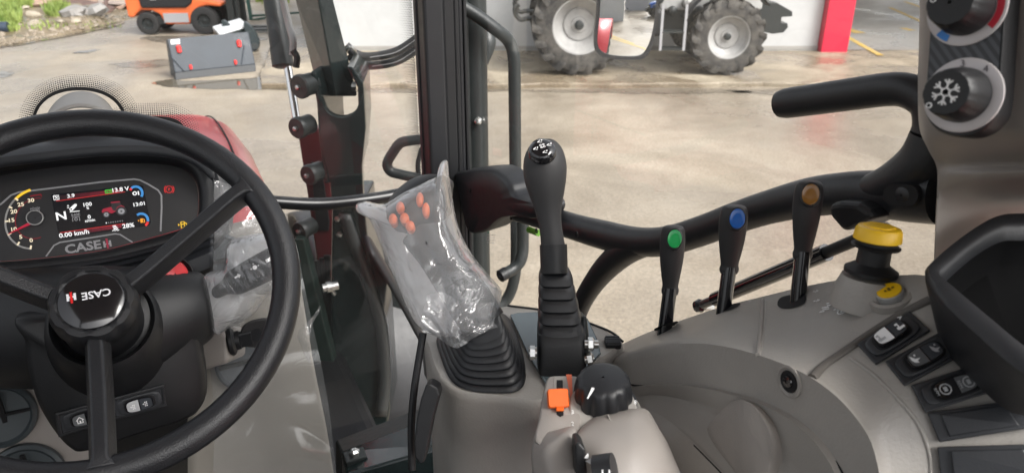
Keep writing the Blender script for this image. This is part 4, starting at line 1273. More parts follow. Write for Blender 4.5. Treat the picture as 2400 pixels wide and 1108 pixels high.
# little tractor picture
RT_, WT_, DT_ = emis('pic_red', (.45, .01, .04), .6), emis('pic_grey', (.45, .45, .47), .5), emis('pic_dark', (.03, .03, .035), .4)
pic = cpoly('tractor_picture', RT_, zc([(1015, 490), (1030, 466), (1110, 446), (1130, 470), (1160, 490), (1120, 512), (1060, 500), (1020, 505)]), .0018, scr)
cpoly('tractor_picture', DT_, zc([(1110, 446), (1112, 408), (1200, 398), (1215, 438), (1160, 490), (1128, 480)]), .0019, scr)
cpoly('tractor_picture', RT_, zc([(1105, 410), (1108, 398), (1192, 389), (1202, 400)]), .0021, scr)
cpoly('tractor_picture', RT_, zc([(1155, 480), (1170, 448), (1210, 430), (1245, 444), (1235, 456), (1200, 450), (1172, 470)]), .0021, scr)
for (x, y, r_, m, o_) in ((1212, 488, 54, DT_, .0022), (1212, 490, 34, WT_, .0024), (1212, 490, 10, DT_, .0026), (1062, 522, 36, DT_, .0022), (1062, 523, 24, WT_, .0024), (1062, 523, 7, DT_, .0026)):
    cpoly('tractor_picture', m, [zc([(x + r_ * math.cos(rad(20 * j)), y - r_ * .86 * math.sin(rad(20 * j)))])[0] for j in range(18)], o_, scr)
# temperature and fuel gauges
def garc(c, r, a0, a1, m, w=.0016):
    cline('gauge_arc', m, [zc([(c[0] + r * math.cos(rad(a)), c[1] - r * math.sin(rad(a)))])[0] for a in [a0 + (a1 - a0) * k / 14 for k in range(15)]], w, .0018, scr)
garc((1356, 310), 66, 132, -32, E_BLU)
garc((1358, 312), 66, 152, 132, E_RED)
garc((1412, 580), 66, 130, -10, E_BLU)
garc((1412, 580), 66, -14, -52, E_RED)
cline('thermometer_icon', E_WHT, zc([(1380, 290), (1386, 328)]), .0008, .0018, scr)
cline('coolant_icon', E_WHT, [zc([(1346 + 18 * math.cos(rad(40 * k)), 312 - 16 * math.sin(rad(40 * k)))])[0] for k in range(10)], .0007, .0018, scr)
cpoly('fuel_icon', E_ORG, zc([(1398, 566), (1424, 560), (1432, 602), (1404, 606)]), .0018, scr)
cline('fuel_icon', E_ORG, zc([(1426, 566), (1442, 574), (1444, 600), (1434, 602)]), .0006, .0018, scr)
cpoly('fuel_icon', E_ORG, zc([(1378, 574), (1394, 584), (1380, 594)]), .0018, scr)
for k in range(3):
    cline('fluid_icon', E_WHT, zc([(1124 + 6 * k, 640 + 14 * k), (1160 + 10 * k, 634 + 14 * k)]), .0007, .0018, scr)
cline('fluid_icon', E_WHT, zc([(1122, 686), (1136, 678), (1150, 684), (1164, 676), (1178, 682), (1190, 674)]), .0005, .0018, scr)
# warning lamps
wl = cline('brake_lamp', E_RED, [zc([(1690 + 34 * math.cos(rad(20 * k)), 272 - 34 * math.sin(rad(20 * k)))])[0] for k in range(19)], .0004, .0016)
for s in (1, -1):
    cline('brake_lamp_arc', E_RED, [zc([(1690 + s * 48 * math.cos(rad(a)), 272 - 48 * math.sin(rad(a)))])[0] for a in range(-45, 50, 10)], .0004, .0016, wl)
ctext('P', 1690, 274, 28, E_RED, 'lamp_letter', wl, bold=.0)
fp = cline('fuel_lamp', E_YEL, zc([(1806, 598), (1838, 592), (1846, 650), (1812, 656), (1806, 598)]), .0006, .0016)
cline('fuel_lamp_hose', E_YEL, zc([(1844, 602), (1862, 612), (1866, 648), (1850, 650)]), .0007, .0016, fp)
cpoly('fuel_lamp_arrow', E_YEL, zc([(1778, 614), (1798, 626), (1782, 638)]), .0016, fp)
cline('fuel_lamp_bar', E_YEL, zc([(1810, 622), (1840, 617)]), .0006, .0016, fp)

# ------------------------------------------------------------------ steering column
scn = thing('steering_column', 'black moulded steering column cover below the wheel hub', 'column', P(250, 1050, 1.0))
rings = []
for (x, y, d, a, b) in ((-330, 775, .93, .075, .055), (-60, 770, .93, .075, .06), (60, 772, .93, .078, .07), (180, 768, .93, .08, .085), (300, 762, .93, .078, .08), (390, 738, .95, .062, .066), (455, 722, .965, .052, .058), (486, 714, .975, .045, .052), (496, 710, .975, .036, .042)):
    c = P(x, y, d)
    rings.append([c + CV * (a * math.cos(t)) + CN * (b * math.copysign(abs(math.sin(t)) ** .75, math.sin(t))) for t in [2 * math.pi * j / 28 for j in range(28)]])
build(MB().loft(rings), 'upper_cover', BLKS, scn, smooth=60, sub=1)
# lower shroud, its face square to the driver
_sb = rad(14)
SN = (-TF * math.cos(_sb) + UP * math.sin(_sb)).normalized()
SV = (UP * math.cos(_sb) + TF * math.sin(_sb)).normalized()
SO = P(300, 950, .90)
def SH(x, y, off=0.0):
    return PL(x, y, SO + SN * off, SN)
sh = [(52, 800), (62, 880), (85, 950), (120, 1010), (160, 1054), (200, 1062), (330, 1020), (440, 985), (476, 955), (487, 915), (480, 850), (466, 790), (440, 740), (60, 740)]
SR = cat([SH(*q) for q in sh], 70, True)
cS = sum(SR, V((0, 0, 0))) / 70
build(MB().loft([[cS + (q - cS) * .30 + SN * .004 for q in SR], [cS + (q - cS) * .90 + SN * .002 for q in SR], [cS + (q - cS) * .975 - SN * .004 for q in SR], [q - SN * .018 for q in SR], [cS + (q - cS) * 1.02 - SN * .16 for q in SR]]), 'lower_shroud', BLKS, scn, smooth=60)
cc = hubc - SWN * .105
build(MB().lathe([(.078, -.06), (.066, -.015), (.060, .010), (.055, .016), (.050, .010), (.048, -.03)], cc, SWN, 48, cap=False), 'collar', BLKS, scn, smooth=60)
build(MB().tube([cc - SWN * .15, cc + SWN * .03], .04, 24), 'shaft_housing', VOID, scn)

def rocker_switch(label, c, u, v, n, L, Wd, half_mats, bezel=True, tilt=.08):
    """pill-shaped rocker in a rectangular bezel: L along u, Wd along v"""
    t = thing('rocker_switch', label, 'switch', c)
    hl, hw = L / 2, Wd / 2
    if bezel:
        build(MB().box(c + n * .0012, u * hl, v * hw, n * .0014), 'bezel', DKG, t, smooth=0, bevel=.0008)
    def pill(a, b, h):
        out = []
        for k in range(32):
            th = 2 * math.pi * k / 32
            cx_, sy = math.cos(th), math.sin(th)
            out.append(c + u * (a * math.copysign(abs(cx_) ** .72, cx_)) + v * (b * math.copysign(abs(sy) ** .45, sy)) + n * h)
        return out
    build(MB().loft([pill(hl * .86, hw * .82, .002), pill(hl * .86, hw * .82, .0042), pill(hl * .80, hw * .72, .0048), pill(hl * .64, hw * .70, .0046)]), 'surround', DKG, t, smooth=40)
    build(MB().loft([pill(hl * .63, hw * .69, .0040), pill(hl * .62, hw * .66, .0052)]), 'well', VOID, t, smooth=40)
    ro = build(MB().loft([pill(hl * .56, hw * .62, .004), pill(hl * .56, hw * .62, .0075), pill(hl * .53, hw * .58, .0088)]), 'rocker', BLKG, t, smooth=40)
    for s, m in zip((-1, 1), half_mats):
        if m is None:
            continue
        pts = []
        for k in range(17):
            th = math.pi * k / 16 - math.pi / 2
            cx_, sy = math.cos(th), math.sin(th)
            pts.append(c + u * (s * (hl * .02 + hl * .48 * abs(cx_) ** .72)) + v * (s * hw * .54 * math.copysign(abs(sy) ** .45, sy)) + n * .0092)
        build(MB().add(pts, [tuple(range(17))]), 'legend_plate', m, ro, smooth=0)
    return t, ro
SILK = mat('switch_grey', (0.10, 0.105, 0.11), .4)
SILW = mat('switch_pale', (0.42, 0.43, 0.44), .4)
SILD = mat('switch_slate', (0.035, 0.04, 0.048), .35)
uu = (SH(380, 925) - SH(275, 953)).normalized()
vv = SN.cross(uu)
# shallow tray round the two switches
tray = MB()
to = [SH(*q, .006) for q in ((130, 966), (385, 898), (390, 944), (138, 1022))]
ti = [SH(*q, .006) for q in ((140, 972), (378, 908), (382, 942), (148, 1012))]
build(MB().loft([to, [q + SN * .004 for q in to], [q + SN * .004 for q in ti], ti], cap=False), 'switch_tray', BLK, scn, smooth=0, bevel=.001)
t1, ro1 = rocker_switch('black rocker switch with a house symbol on the column, left of the spoke', SH(204, 974, .006), uu, vv, SN, .056, .026, (SILK, BLKG))
hs_ = SH(190, 977, .0066) + SN * .010
def up_icon(o, u, v, n, s, polys, m, name, par):
    mb = MB()
    for pl in polys:
        q = [o + u * (x * s) + v * (y * s) + n * .0003 for x, y in pl]
        mb.add(q, [tuple(range(len(q)))])
    return build(mb, name, m, par, smooth=0)
up_icon(hs_, uu, vv, SN, .0045, [[(-1, 0), (0, 1), (1, 0), (.72, 0), (0, .68), (-.72, 0)], [(-.7, 0), (-.5, .2), (-.5, -.85), (-.7, -.85)], [(.5, .2), (.7, 0), (.7, -.85), (.5, -.85)], [(-.5, -.68), (-.5, -.85), (.5, -.85), (.5, -.68)], [(-.18, -.68), (-.18, -.1), (.18, -.1), (.18, -.68)]], WHT, 'house_symbol', ro1)
t2, ro2 = rocker_switch('black rocker switch with grey and black lamp halves on the column, right of the spoke', SH(328, 942, .006), uu, vv, SN, .056, .026, (SILW, SILD))
for s, m in ((-1, WHT), (1, WHT)):
    up_icon(SH(328, 942, .0066) + SN * .010 + uu * (s * .0068), uu, vv, SN, .004, [[(-.3 + .45 * i, -.8 + .55 * j), (.0 + .45 * i, -.8 + .55 * j), (.0 + .45 * i, -.45 + .55 * j), (-.3 + .45 * i, -.45 + .55 * j)] for i in range(2) for j in range(3)] + [[(-.9, 0), (-.5, .3), (-.5, -.3)]], m, 'lamp_symbol', ro2)

# hazard button
hb_ = thing('hazard_button', 'red push button in a black collar beside the right spoke', 'button', P(396, 645, .95))
hn = (CN * .9 + TR * .4).normalized()
build(MB().lathe([(.030, -.04), (.028, 0), (.024, .006), (.021, .002), (.020, -.01)], P(404, 648, .935), hn, 32, cap=False), 'collar', BLKS, hb_)
build(MB().lathe([(.0185, -.02), (.0185, .010), (.016, .013), (.001, .0145)], P(400, 646, .935), hn, 28, cap=False), 'cap', REDB, hb_)

# ignition housing and key
ig = thing('ignition_switch', 'beige ignition lock housing with black barrel right of the column', 'ignition', P(500, 860, 1.0))
hx = [(462, 752), (520, 742), (528, 850), (478, 866), (455, 866)]
build(MB().prism([P(x, y, .985) for x, y in ((440, 778), (520, 778), (532, 788), (534, 846), (528, 852), (480, 866), (440, 872))], FWD * .07), 'housing', BEIP, ig, smooth=0, bevel=.008, seg=3)
kx = (TR * .96 - TF * .1 + UP * .08).normalized()
kc = P(534, 802, 1.0)
build(MB().lathe([(.016, 0), (.019, .003), (.019, .007), (.015, .010), (.013, .010), (.013, .016), (.001, .017)], kc, kx, 24, cap=False), 'barrel', BLKS, ig)
build(MB().box(kc + kx * .022, kx * .010, UP * .011, TF * .005), 'key_neck', BLK, ig, smooth=0, bevel=.002)
ky = thing('ignition_key', 'black plastic ignition key standing in the lock', 'key', kc + kx * .03)
ko = [kc + kx * (.042 + .024 * math.copysign(abs(math.cos(t)) ** .75, math.cos(t))) + UP * (.021 * math.copysign(abs(math.sin(t)) ** .8, math.sin(t)) + .0035) for t in [2 * math.pi * k / 28 for k in range(28)]]
kb = build(MB().prism([q - TF * .003 for q in ko], TF * .006), 'key_bow', GRIP, ky, smooth=30, bevel=.001)
kn = -TF
build(MB().lathe([(.010, 0), (.010, .0006), (.001, .0008)], kc + kx * .038 + UP * .003 - TF * .003, kn, 20, cap=False), 'grip_patch', BLK, ky)
kr = [kc + kx * (.060 + .0028 * math.cos(t)) + UP * (.007 * math.sin(t) + .004) - TF * .0035 for t in [2 * math.pi * k / 20 for k in range(21)]]
build(MB().tube(kr, .0012, 6), 'key_ring', BLKG, ky)
rl = thing('warning_label', 'small red and white warning label above the lock housing', 'label', P(492, 766, .98))
build(MB().prism([P(x, y, .978) for x, y in ((472, 760), (506, 752), (507, 770), (474, 777))], FWD * .006), 'red_ground', mat('label_red', (0.62, 0.01, 0.03), .4), rl, smooth=0)
build(MB().prism([P(490 + 9 * math.cos(t), 765 + 5 * math.sin(t), .9775) for t in [rad(30 * k) for k in range(12)]], FWD * .003), 'white_spot', WHT, rl, smooth=0)

# ------------------------------------------------------------------ front lower trim panel and its film
fp_ = thing('lower_front_panel', 'grey beige trim panel below the windscreen right of the column', 'panel', P(640, 1080, 1.1))
def FPP(x, y, off=0.0):
    return PL(x, y, P(620, 850, 1.10) + (-TF) * off, (-TF * .94 + UP * .34).normalized())
LGP = mat('pale_grey_beige', (0.21, 0.195, 0.17), .5, bump=.15, bscale=700)
pg = [[FPP(x, y, -.02) for x, y in ((440, 540), (560, 520), (640, 500), (672, 500))], [FPP(x, y, 0) for x, y in ((440, 640), (560, 640), (660, 640), (700, 640))], [FPP(x, y, .0) for x, y in ((440, 850), (560, 850), (690, 850), (735, 850))], [FPP(x, y, .0) for x, y in ((440, 1000), (560, 1000), (720, 1000), (765, 1000))], [FPP(x, y, -.01) for x, y in ((440, 1160), (560, 1160), (740, 1160), (790, 1160))]]
build(MB().grid([cat(r, 16) for r in [[c[i] for c in [cat([pg[k][j] for k in range(5)], 20) for j in range(4)]] for i in range(20)]]), 'trim_shell', LGP, fp_, smooth=60, solid=.01)
for (x, y, rr) in ((570, 850, .040), (515, 612, .040)):
    ve = build(MB().lathe([(rr, 0), (rr * .98, .006), (rr * .9, .009), (rr * .82, .004), (.001, .002)], FPP(x, y, .013), (-TF * .94 + UP * .34), 32, cap=False), 'air_vent', mat('slate_vent', (0.045, 0.055, 0.065), .4), fp_)
    build(MB().box(FPP(x, y, .020), TR * rr * .85, UP * .003, TF * .002), 'vent_vane', BLKS, ve, smooth=0)
# left of the column
lp_ = thing('left_front_panel', 'grey beige trim panel with round dark vents left of the column', 'panel', P(60, 1080, 1.05))
def LPP(x, y, off=0.0):
    return PL(x, y, P(60, 980, 1.06) + (-TF) * off, (-TF * .94 + UP * .34).normalized())
build(MB().grid([cat([LPP(x, y) for x in (-300, -100, 60, 260)], 8) for y in (780, 900, 1000, 1180)]), 'trim_shell', BEIP, lp_, smooth=60, solid=.01)
SLV = mat('slate_disc', (0.04, 0.05, 0.055), .45)
for (x, y, rr) in ((0, 972, .047), (62, 1120, .052)):
    ve = build(MB().lathe([(rr, 0), (rr * .98, .008), (rr * .88, .011), (rr * .80, .006), (.001, .004)], LPP(x, y, .004), (-TF * .94 + UP * .34), 40, cap=False), 'air_vent', SLV, lp_)
    build(MB().box(LPP(x, y, .010), TR * rr * .84, UP * .002, TF * .003), 'vent_vane', BLKS, ve, smooth=0)
    build(MB().box(LPP(x + 8, y, .010), TR * .003, UP * rr * .8, TF * .003), 'vent_vane', VOID, ve, smooth=0)

def crumple(rows, amp0, sc, seed, n=None, fade=False):
    out = []
    for ri_, r in enumerate(rows):
        amp = amp0 * (min(1, .12 + 1.6 * ri_ / len(rows)) if fade else 1)
        o_ = []
        for p in r:
            q = p * sc + V((seed, seed * .7, 0))
            d = V((mno.noise(q), mno.noise(q + V((9, 3, 1))), mno.noise(q + V((2, 8, 5)))))
            e = abs(mno.noise(q * 2.3 + V((4, 4, 4))))
            o_.append(p + d * amp + n * (e * amp * .9) if n is not None else p + d * amp)
        out.append(o_)
    return out
def quadgrid(corners, nu, nv):
    a, b, c, d = corners
    return [[a.lerp(b, i / nu).lerp(d.lerp(c, i / nu), j / nv) for i in range(nu + 1)] for j in range(nv + 1)]
ff = thing('protective_film', 'clear protective plastic film hanging loose over the front trim panel', 'film', P(640, 1100, 1.02))
nf = (-TF)
g1 = quadgrid([FPP(470, 640, .085), FPP(705, 560, .085), FPP(800, 1150, .09), FPP(500, 1150, .09)], 50, 70)
build(MB().grid(crumple(g1, .012, 6, 3.1, nf)), 'sheet', FILMS, ff, smooth=60)
g2_ = quadgrid([FPP(700, 790, .08), FPP(745, 715, .09), FPP(736, 800, .085), FPP(716, 850, .075)], 16, 16)
build(MB().grid(crumple(g2_, .012, 22, 1.4, nf)), 'torn_corner', FILMB, ff, smooth=60)
g3_ = quadgrid([FPP(500, 420, .03), FPP(600, 440, .03), FPP(690, 640, .04), FPP(500, 640, .04)], 30, 40)
build(MB().grid(crumple(g3_, .02, 8, 6.4, nf)), 'upper_sheet', FILM, ff, smooth=60)

# indicator stalk in its bag
ss = thing('column_stalk', 'black column stalk with white lamp symbols inside a clear bag', 'stalk', P(480, 690, .96))
s0, s1 = P(440, 720, .97), P(668, 600, .99)
build(MB().tube([s0, s0.lerp(s1, .35), s0.lerp(s1, .5), s0.lerp(s1, .95), s1], [.008, .009, .018, .02, .014], 16, 24), 'stalk_body', BLK, ss)
stn = (-FWD + UP * .2).normalized()
sdir = (s1 - s0).normalized()
svv = stn.cross(sdir).normalized()
if svv.dot(UP) < 0:
    svv = -svv
for f, pls in ((.58, [[(-1, .2), (-.2, .2), (-.2, .6), (.4, 0), (-.2, -.6), (-.2, -.2), (-1, -.2)]]), (.74, [[(.5 * math.cos(rad(30 * k)), .5 * math.sin(rad(30 * k))) for k in range(12)], [(-1, .1), (-.7, .1), (-.7, -.1), (-1, -.1)], [(.7, .1), (1, .1), (1, -.1), (.7, -.1)], [(-.1, .7), (.1, .7), (.1, 1), (-.1, 1)]]), (.88, [[(-.6, -.4), (.2, -.4), (.5, 0), (.2, .4), (-.6, .4)], [(.7, .3), (1.1, .3), (1.1, .15), (.7, .15)], [(.7, -.15), (1.1, -.15), (1.1, -.3), (.7, -.3)]])):
    up_icon(s0.lerp(s1, f) + stn * .0205, sdir, svv, stn, .006, pls, WHT, 'lamp_symbol', ss)

def bag(outline_px, dfun, thick, nrm, name, mtl, parent, seed, amp=.006, sc=20, n=90, nr=22, back=None):
    """closed pillow of film from an outline"""
    ring = cat([dfun(*q) for q in outline_px], n, True)
    c = sum(ring, V((0, 0, 0))) / n
    for s in (1, -1):
        mb = MB()
        rows = []
        for k in range(nr + 1):
            f = 1 - k / nr
            f2 = max(.02, f)
            bul = thick * (1 - f2 ** 5) ** .6
            rows.append([c + (q - c) * f2 + nrm * (s * bul) for q in ring])
        rows = crumple(rows, amp, sc, seed + s, nrm * s, True)
        rows = [r + [r[0]] for r in rows]
        mb.grid(rows)
        o = build(mb, name if s > 0 else 'back_film', mtl if s > 0 else (back or mtl), parent, smooth=60)
    return o
sbag = thing('stalk_bag', 'small clear crumpled plastic bag over the column stalk', 'plastic bag', P(560, 700, .95))
bag([(476, 650), (530, 622), (540, 570), (556, 556), (640, 548), (690, 580), (680, 650), (620, 700), (590, 740), (530, 772), (508, 782), (496, 730)], lambda x, y: P(x, y, .955), .03, -FWD, 'front_film', FILMB, sbag, 5.2, .010, 13, back=MILKY)
# ------------------------------------------------------------------ door latch housing, door handle bar
def DOORX(x, y, off=0.0):
    return DOOR(x, y, off - .09)
dh = thing('door_handle_bar', 'black moulded door bar with latch housing and branching grab handle', 'door handle', DOORX(1600, 560, .03))
def DB(pts, off, r, name='bar', n=50, flat=.85, mtl=None):
    q = [DOORX(x, y, off) for x, y, _ in pts]
    return build(MB().tube(q, [a * .94 for _, _, a in pts], 20, n, flat=flat, side=UP), name, mtl or BLK, dh, smooth=60)
DB([(1190, 478, .030), (1250, 500, .0245), (1340, 530, .0225), (1420, 552, .023), (1490, 566, .0215), (1560, 565, .020), (1640, 542, .019), (1720, 512, .0185), (1800, 486, .0185), (1900, 462, .020), (2000, 452, .0205), (2060, 454, .0215), (2120, 457, .0235), (2206, 462, .0235)], .055, None, 'bar', 70)
DB([(1520, 568, .018), (1470, 586, .021), (1425, 622, .0205), (1390, 665, .0185), (1366, 705, .0175), (1350, 745, .018), (1338, 800, .018)], .055, None, 'branch', 40)
DB([(2020, 448, .012), (2100, 428, .0195), (2156, 385, .0205), (2182, 320, .0175), (2186, 280, .016), (2172, 240, .015), (2130, 214, .0145), (2080, 210, .0145), (1990, 222, .0148), (1890, 236, .0150), (1845, 242, .0150), (1828, 245, .0135)], .06, None, 'grab_loop', 80)
lock = [DOORX(x, y, .088) for x, y in ((1940, 478), (1965, 472), (2010, 476), (2035, 492), (2050, 512), (1975, 545), (1940, 505))]
build(MB().prism(lock, TR * .05), 'lock_cover', BLKS, dh, smooth=0, bevel=.006, seg=3)
rc = [(2072, 455), (2082, 436), (2110, 431), (2142, 436), (2154, 456), (2144, 478), (2112, 484), (2082, 476)]
rr_ = cat([DOORX(x, y, .0775) for x, y in rc], 40, True)
c_ = sum(rr_, V((0, 0, 0))) / 40
lb = build(MB().loft([[q - TR * .001 for q in rr_], [c_ + (q - c_) * .9 + TR * .012 for q in rr_]], cap=True), 'button_recess', VOID, dh, smooth=40)
build(MB().lathe([(.0085, -.004), (.008, .0005), (.006, .0022), (.001, .0028)], DOORX(2118, 456, .0765), -TR, 24, cap=False), 'release_button', BLK, dh)
# latch housing
hs2 = [(1062, 412), (1072, 404), (1130, 398), (1160, 404), (1188, 430), (1204, 460), (1260, 480), (1258, 512), (1205, 508), (1170, 515), (1140, 540), (1112, 548), (1095, 543), (1085, 520), (1075, 470)]
hr_ = cat([DOORX(x, y, .10) for x, y in hs2], 70, True)
c_ = sum(hr_, V((0, 0, 0))) / 70
build(MB().loft([[c_ + (q - c_) * .4 for q in hr_], [c_ + (q - c_) * .93 for q in hr_], [c_ + (q - c_) * .985 + TR * .004 for q in hr_], [q + TR * .012 for q in hr_], [q + TR * .05 + TF * .01 for q in hr_]]), 'latch_housing', BLK, dh, smooth=50)
build(MB().tube([DOORX(x, y, .02) for x, y in ((1122, 400), (1160, 408), (1195, 430), (1216, 462), (1220, 486))], .006, 10, 30), 'housing_gasket', BLKS, dh)
for (x, y) in ((1101, 447), (1198, 510), (1098, 535), (1352, 548), (1258, 541)):
    build(MB().lathe([(.0045, 0), (.0045, .001), (.001, .0012)], DOORX(x, y, .1015 if x < 1150 else .079), -TR, 12, cap=False), 'screw_hole', VOID, dh)
la = MB()
for (x, y) in ((1064, 462), (1066, 492), (1072, 475)):
    la.box(DOORX(x, y, .07), TF * .012, UP * .006, TR * .012)
build(la, 'latch', BLKG, dh, smooth=0, bevel=.002)
build(MB().tube([DOORX(1240, 538, .05), DOORX(1262, 546, .05)], .006, 8), 'green_tab', mat('green_tab', (0.12, 0.30, 0.03), .4), dh)
tl_ = thing('tilt_stay', 'black gas strut sloping behind the three levers', 'gas strut', DOORX(1650, 705, .02))
ga, gb = DOORX(1640, 716, .03), DOORX(2040, 548, .03)
build(MB().tube([ga.lerp(gb, .12), ga.lerp(gb, .80)], .0088, 16), 'cylinder', BLKG, tl_)
build(MB().tube([ga.lerp(gb, .78), ga.lerp(gb, .98)], .0060, 14), 'rod', BLKS, tl_)
build(MB().tube([ga, ga.lerp(gb, .14)], .0058, 12), 'end_fitting', mat('dark_steel', (0.15, 0.15, 0.155), .3, metal=1), tl_)
build(MB().lathe([(.001, -.009), (.007, -.006), (.009, 0), (.007, .006), (.001, .009)], ga, TR, 16), 'ball_joint', BLKG, tl_)
build(MB().tube([ga + TR * .0, ga + TR * .02 - UP * .008], .005, 10), 'ball_stud', SILV, tl_)
build(MB().tube([gb - TR * .012, gb + TR * .02], .008, 12), 'end_bracket', BLKS, tl_)

# ------------------------------------------------------------------ right hand console
con = thing('side_console', 'grey beige curved side console carrying the levers and switches', 'console', DOOR(1900, 1080, .2))
NC = 60
def ccurve(pts, off, n=NC):
    return cat([DOOR(x, y, o_) for (x, y), o_ in zip(pts, off if isinstance(off, (list, tuple)) else [off] * len(pts))], n)
A = [(1352, 880), (1400, 838), (1470, 800), (1540, 770), (1620, 742), (1700, 716), (1790, 694), (1880, 672), (1980, 654), (2090, 645), (2215, 662), (2380, 830), (2540, 960), (2750, 1120)]
A_ = [(x + 2, y + 14) for x, y in A]
B = [(1360, 893), (1420, 850), (1480, 824), (1550, 803), (1630, 795), (1715, 805), (1800, 829), (1880, 862), (1950, 908), (2008, 968), (2048, 1036), (2072, 1150), (2085, 1280), (2095, 1420)]
C = [(1366, 906), (1424, 878), (1490, 888), (1560, 889), (1640, 896), (1720, 912), (1800, 937), (1868, 968), (1925, 1014), (1966, 1062), (1990, 1110), (2006, 1180), (2016, 1270), (2024, 1350)]
offB = [.075, .085, .095, .10, .105, .108, .11, .112, .112, .112, .112, .112, .112, .112]
cA, cA2 = ccurve(A_, .012), ccurve(A, .018)
cB = ccurve(B, offB)
cB0 = [b.lerp(a, .10) for a, b in zip(cA2, cB)]
bx = [(x - 3, y + 9) for x, y in B]
cB1 = ccurve(bx, [o_ + .006 for o_ in offB])
cC = ccurve(C, [o_ + .008 for o_ in offB])
cC1 = [q - UP * .012 for q in cC]
def inter(a, b, n):
    return [[p.lerp(q, k / n) for p, q in zip(a, b)] for k in range(1, n)]
rows = [[q - UP * .06 for q in cA], cA, cA2] + inter(cA2, cB0, 10) + [cB0, cB, cB1] + inter(cB1, cC, 4) + [cC, cC1]
cmb = MB().grid(rows)
build(cmb, 'top_shell', BEI, con, smooth=60)
cbvh = BVHTree.FromPolygons([tuple(q) for q in cmb.v], cmb.f)
def CH(x, y, off=0.0):
    """point on the console skin under a picture position, raised by off; plus its normal"""
    h = cbvh.ray_cast(CAM, ray(x, y).normalized())
    if h[0] is None:
        p = DOOR(x, y, .06)
        return p, UP
    n = h[1] if h[1].dot(CAM - h[0]) > 0 else -h[1]
    return h[0] + n * off, n
# lower recessed panel
D0 = [q + V((0, 0, -.003)) - TR * .004 for q in cC]
D = [(1366, 925), (1424, 915), (1490, 906), (1560, 901), (1640, 908), (1715, 925), (1790, 950), (1852, 985), (1904, 1030), (1942, 1080), (1964, 1130), (1978, 1190), (1990, 1280), (2000, 1360)]
E_ = [(1366, 1000), (1424, 985), (1490, 960), (1545, 975), (1585, 1004), (1625, 1040), (1660, 1075), (1692, 1108), (1720, 1140), (1750, 1170), (1790, 1190), (1840, 1210), (1900, 1260), (1960, 1300)]
F_ = [(1366, 1080), (1424, 1060), (1480, 1040), (1500, 1030), (1530, 1060), (1550, 1100), (1570, 1130), (1590, 1160), (1620, 1180), (1660, 1200), (1700, 1220), (1740, 1240), (1800, 1290), (1860, 1330)]
offD = [o_ + .014 for o_ in offB]
cD = ccurve(D, offD)
cE = ccurve(E_, [o_ + .035 for o_ in offB])
cM = [a.lerp(b, .5) + TR * .012 for a, b in zip(cD, cE)]
cF = ccurve(F_, [.165] * 14)
lowr = [[q - TR * .0 - UP * .004 + TR * .012 for q in cC], [q + TR * .004 for q in cD], cD]
lowr += inter(cD, cM, 5) + [cM] + inter(cM, cE, 5) + [cE]
lmb = MB().grid(lowr)
build(lmb, 'recess_panel', BEID, con, smooth=60)
build(MB().grid([[q + UP * .002 for q in cE]] + inter(cE, cF, 4) + [cF]), 'lower_ledge', BEI, con, smooth=60)
build(MB().tube([q + TR * .0 for q in cE[12:]], .0012, 6), 'joint_line', VOID, con)
build(MB().tube([q + UP * .004 for q in cC1], .0011, 6), 'joint_line', VOID, con)
lbvh = BVHTree.FromPolygons([tuple(q) for q in lmb.v], lmb.f)
def LH(x, y, off=0.0):
    h = lbvh.ray_cast(CAM, ray(x, y).normalized())
    if h[0] is None:
        return DOOR(x, y, .13), -TR
    n = h[1] if h[1].dot(CAM - h[0]) > 0 else -h[1]
    return h[0] + n * off, n
pad = [(1674, 1015), (1680, 1000), (1722, 955), (1745, 944), (1768, 946), (1795, 966), (1822, 1008), (1833, 1050), (1828, 1090), (1812, 1140), (1760, 1150), (1735, 1108), (1690, 1050)]
pr = cat([LH(*q)[0] for q in pad], 60, True)
c_ = sum(pr, V((0, 0, 0))) / 60
pn = LH(1760, 1040)[1]
build(MB().loft([[q - pn * .012 for q in pr], [q + pn * .006 for q in pr], [c_ + (q - c_) * .97 + pn * .0095 for q in pr], [c_ + (q - c_) * .93 + pn * .0105 for q in pr]]), 'armrest_pad', mat('pad_grey', (0.255, 0.232, 0.21), .55, bump=.3, bscale=900), con, smooth=50)
# moulded grooves on the skin
def groove(pts, r, name='groove', m=None):
    q = [CH(x, y, -.0004)[0] for x, y in pts]
    return build(MB().tube(q, r, 8, 30), name, m or BEID, con, smooth=60)
groove([(1786, 704), (1785, 740), (1782, 780), (1778, 815), (1776, 832)], .0022)
groove([(1794, 704), (1793, 740), (1790, 780), (1785, 815), (1781, 832)], .0010, 'groove_edge', BEI)
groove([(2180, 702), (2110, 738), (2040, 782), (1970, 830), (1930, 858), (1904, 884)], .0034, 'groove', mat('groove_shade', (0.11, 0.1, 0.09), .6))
# screw in its recess
sp_, sn_ = CH(1851, 893, .0)
sc_ = build(MB().lathe([(.0125, -.001), (.0125, .0015), (.0105, .002), (.0088, .0006), (.001, .0005)], sp_, sn_, 28, cap=False), 'screw_recess', BEID, con)
build(MB().lathe([(.0085, .0008), (.0082, .0016), (.001, .0017)], sp_, sn_, 24, cap=False), 'recess_shadow_cup', VOID, sc_)
build(MB().lathe([(.0050, .001), (.0050, .003), (.0042, .0042), (.001, .0045)], sp_ + TR * .001, sn_, 12, cap=False), 'screw', BLKG, sc_)
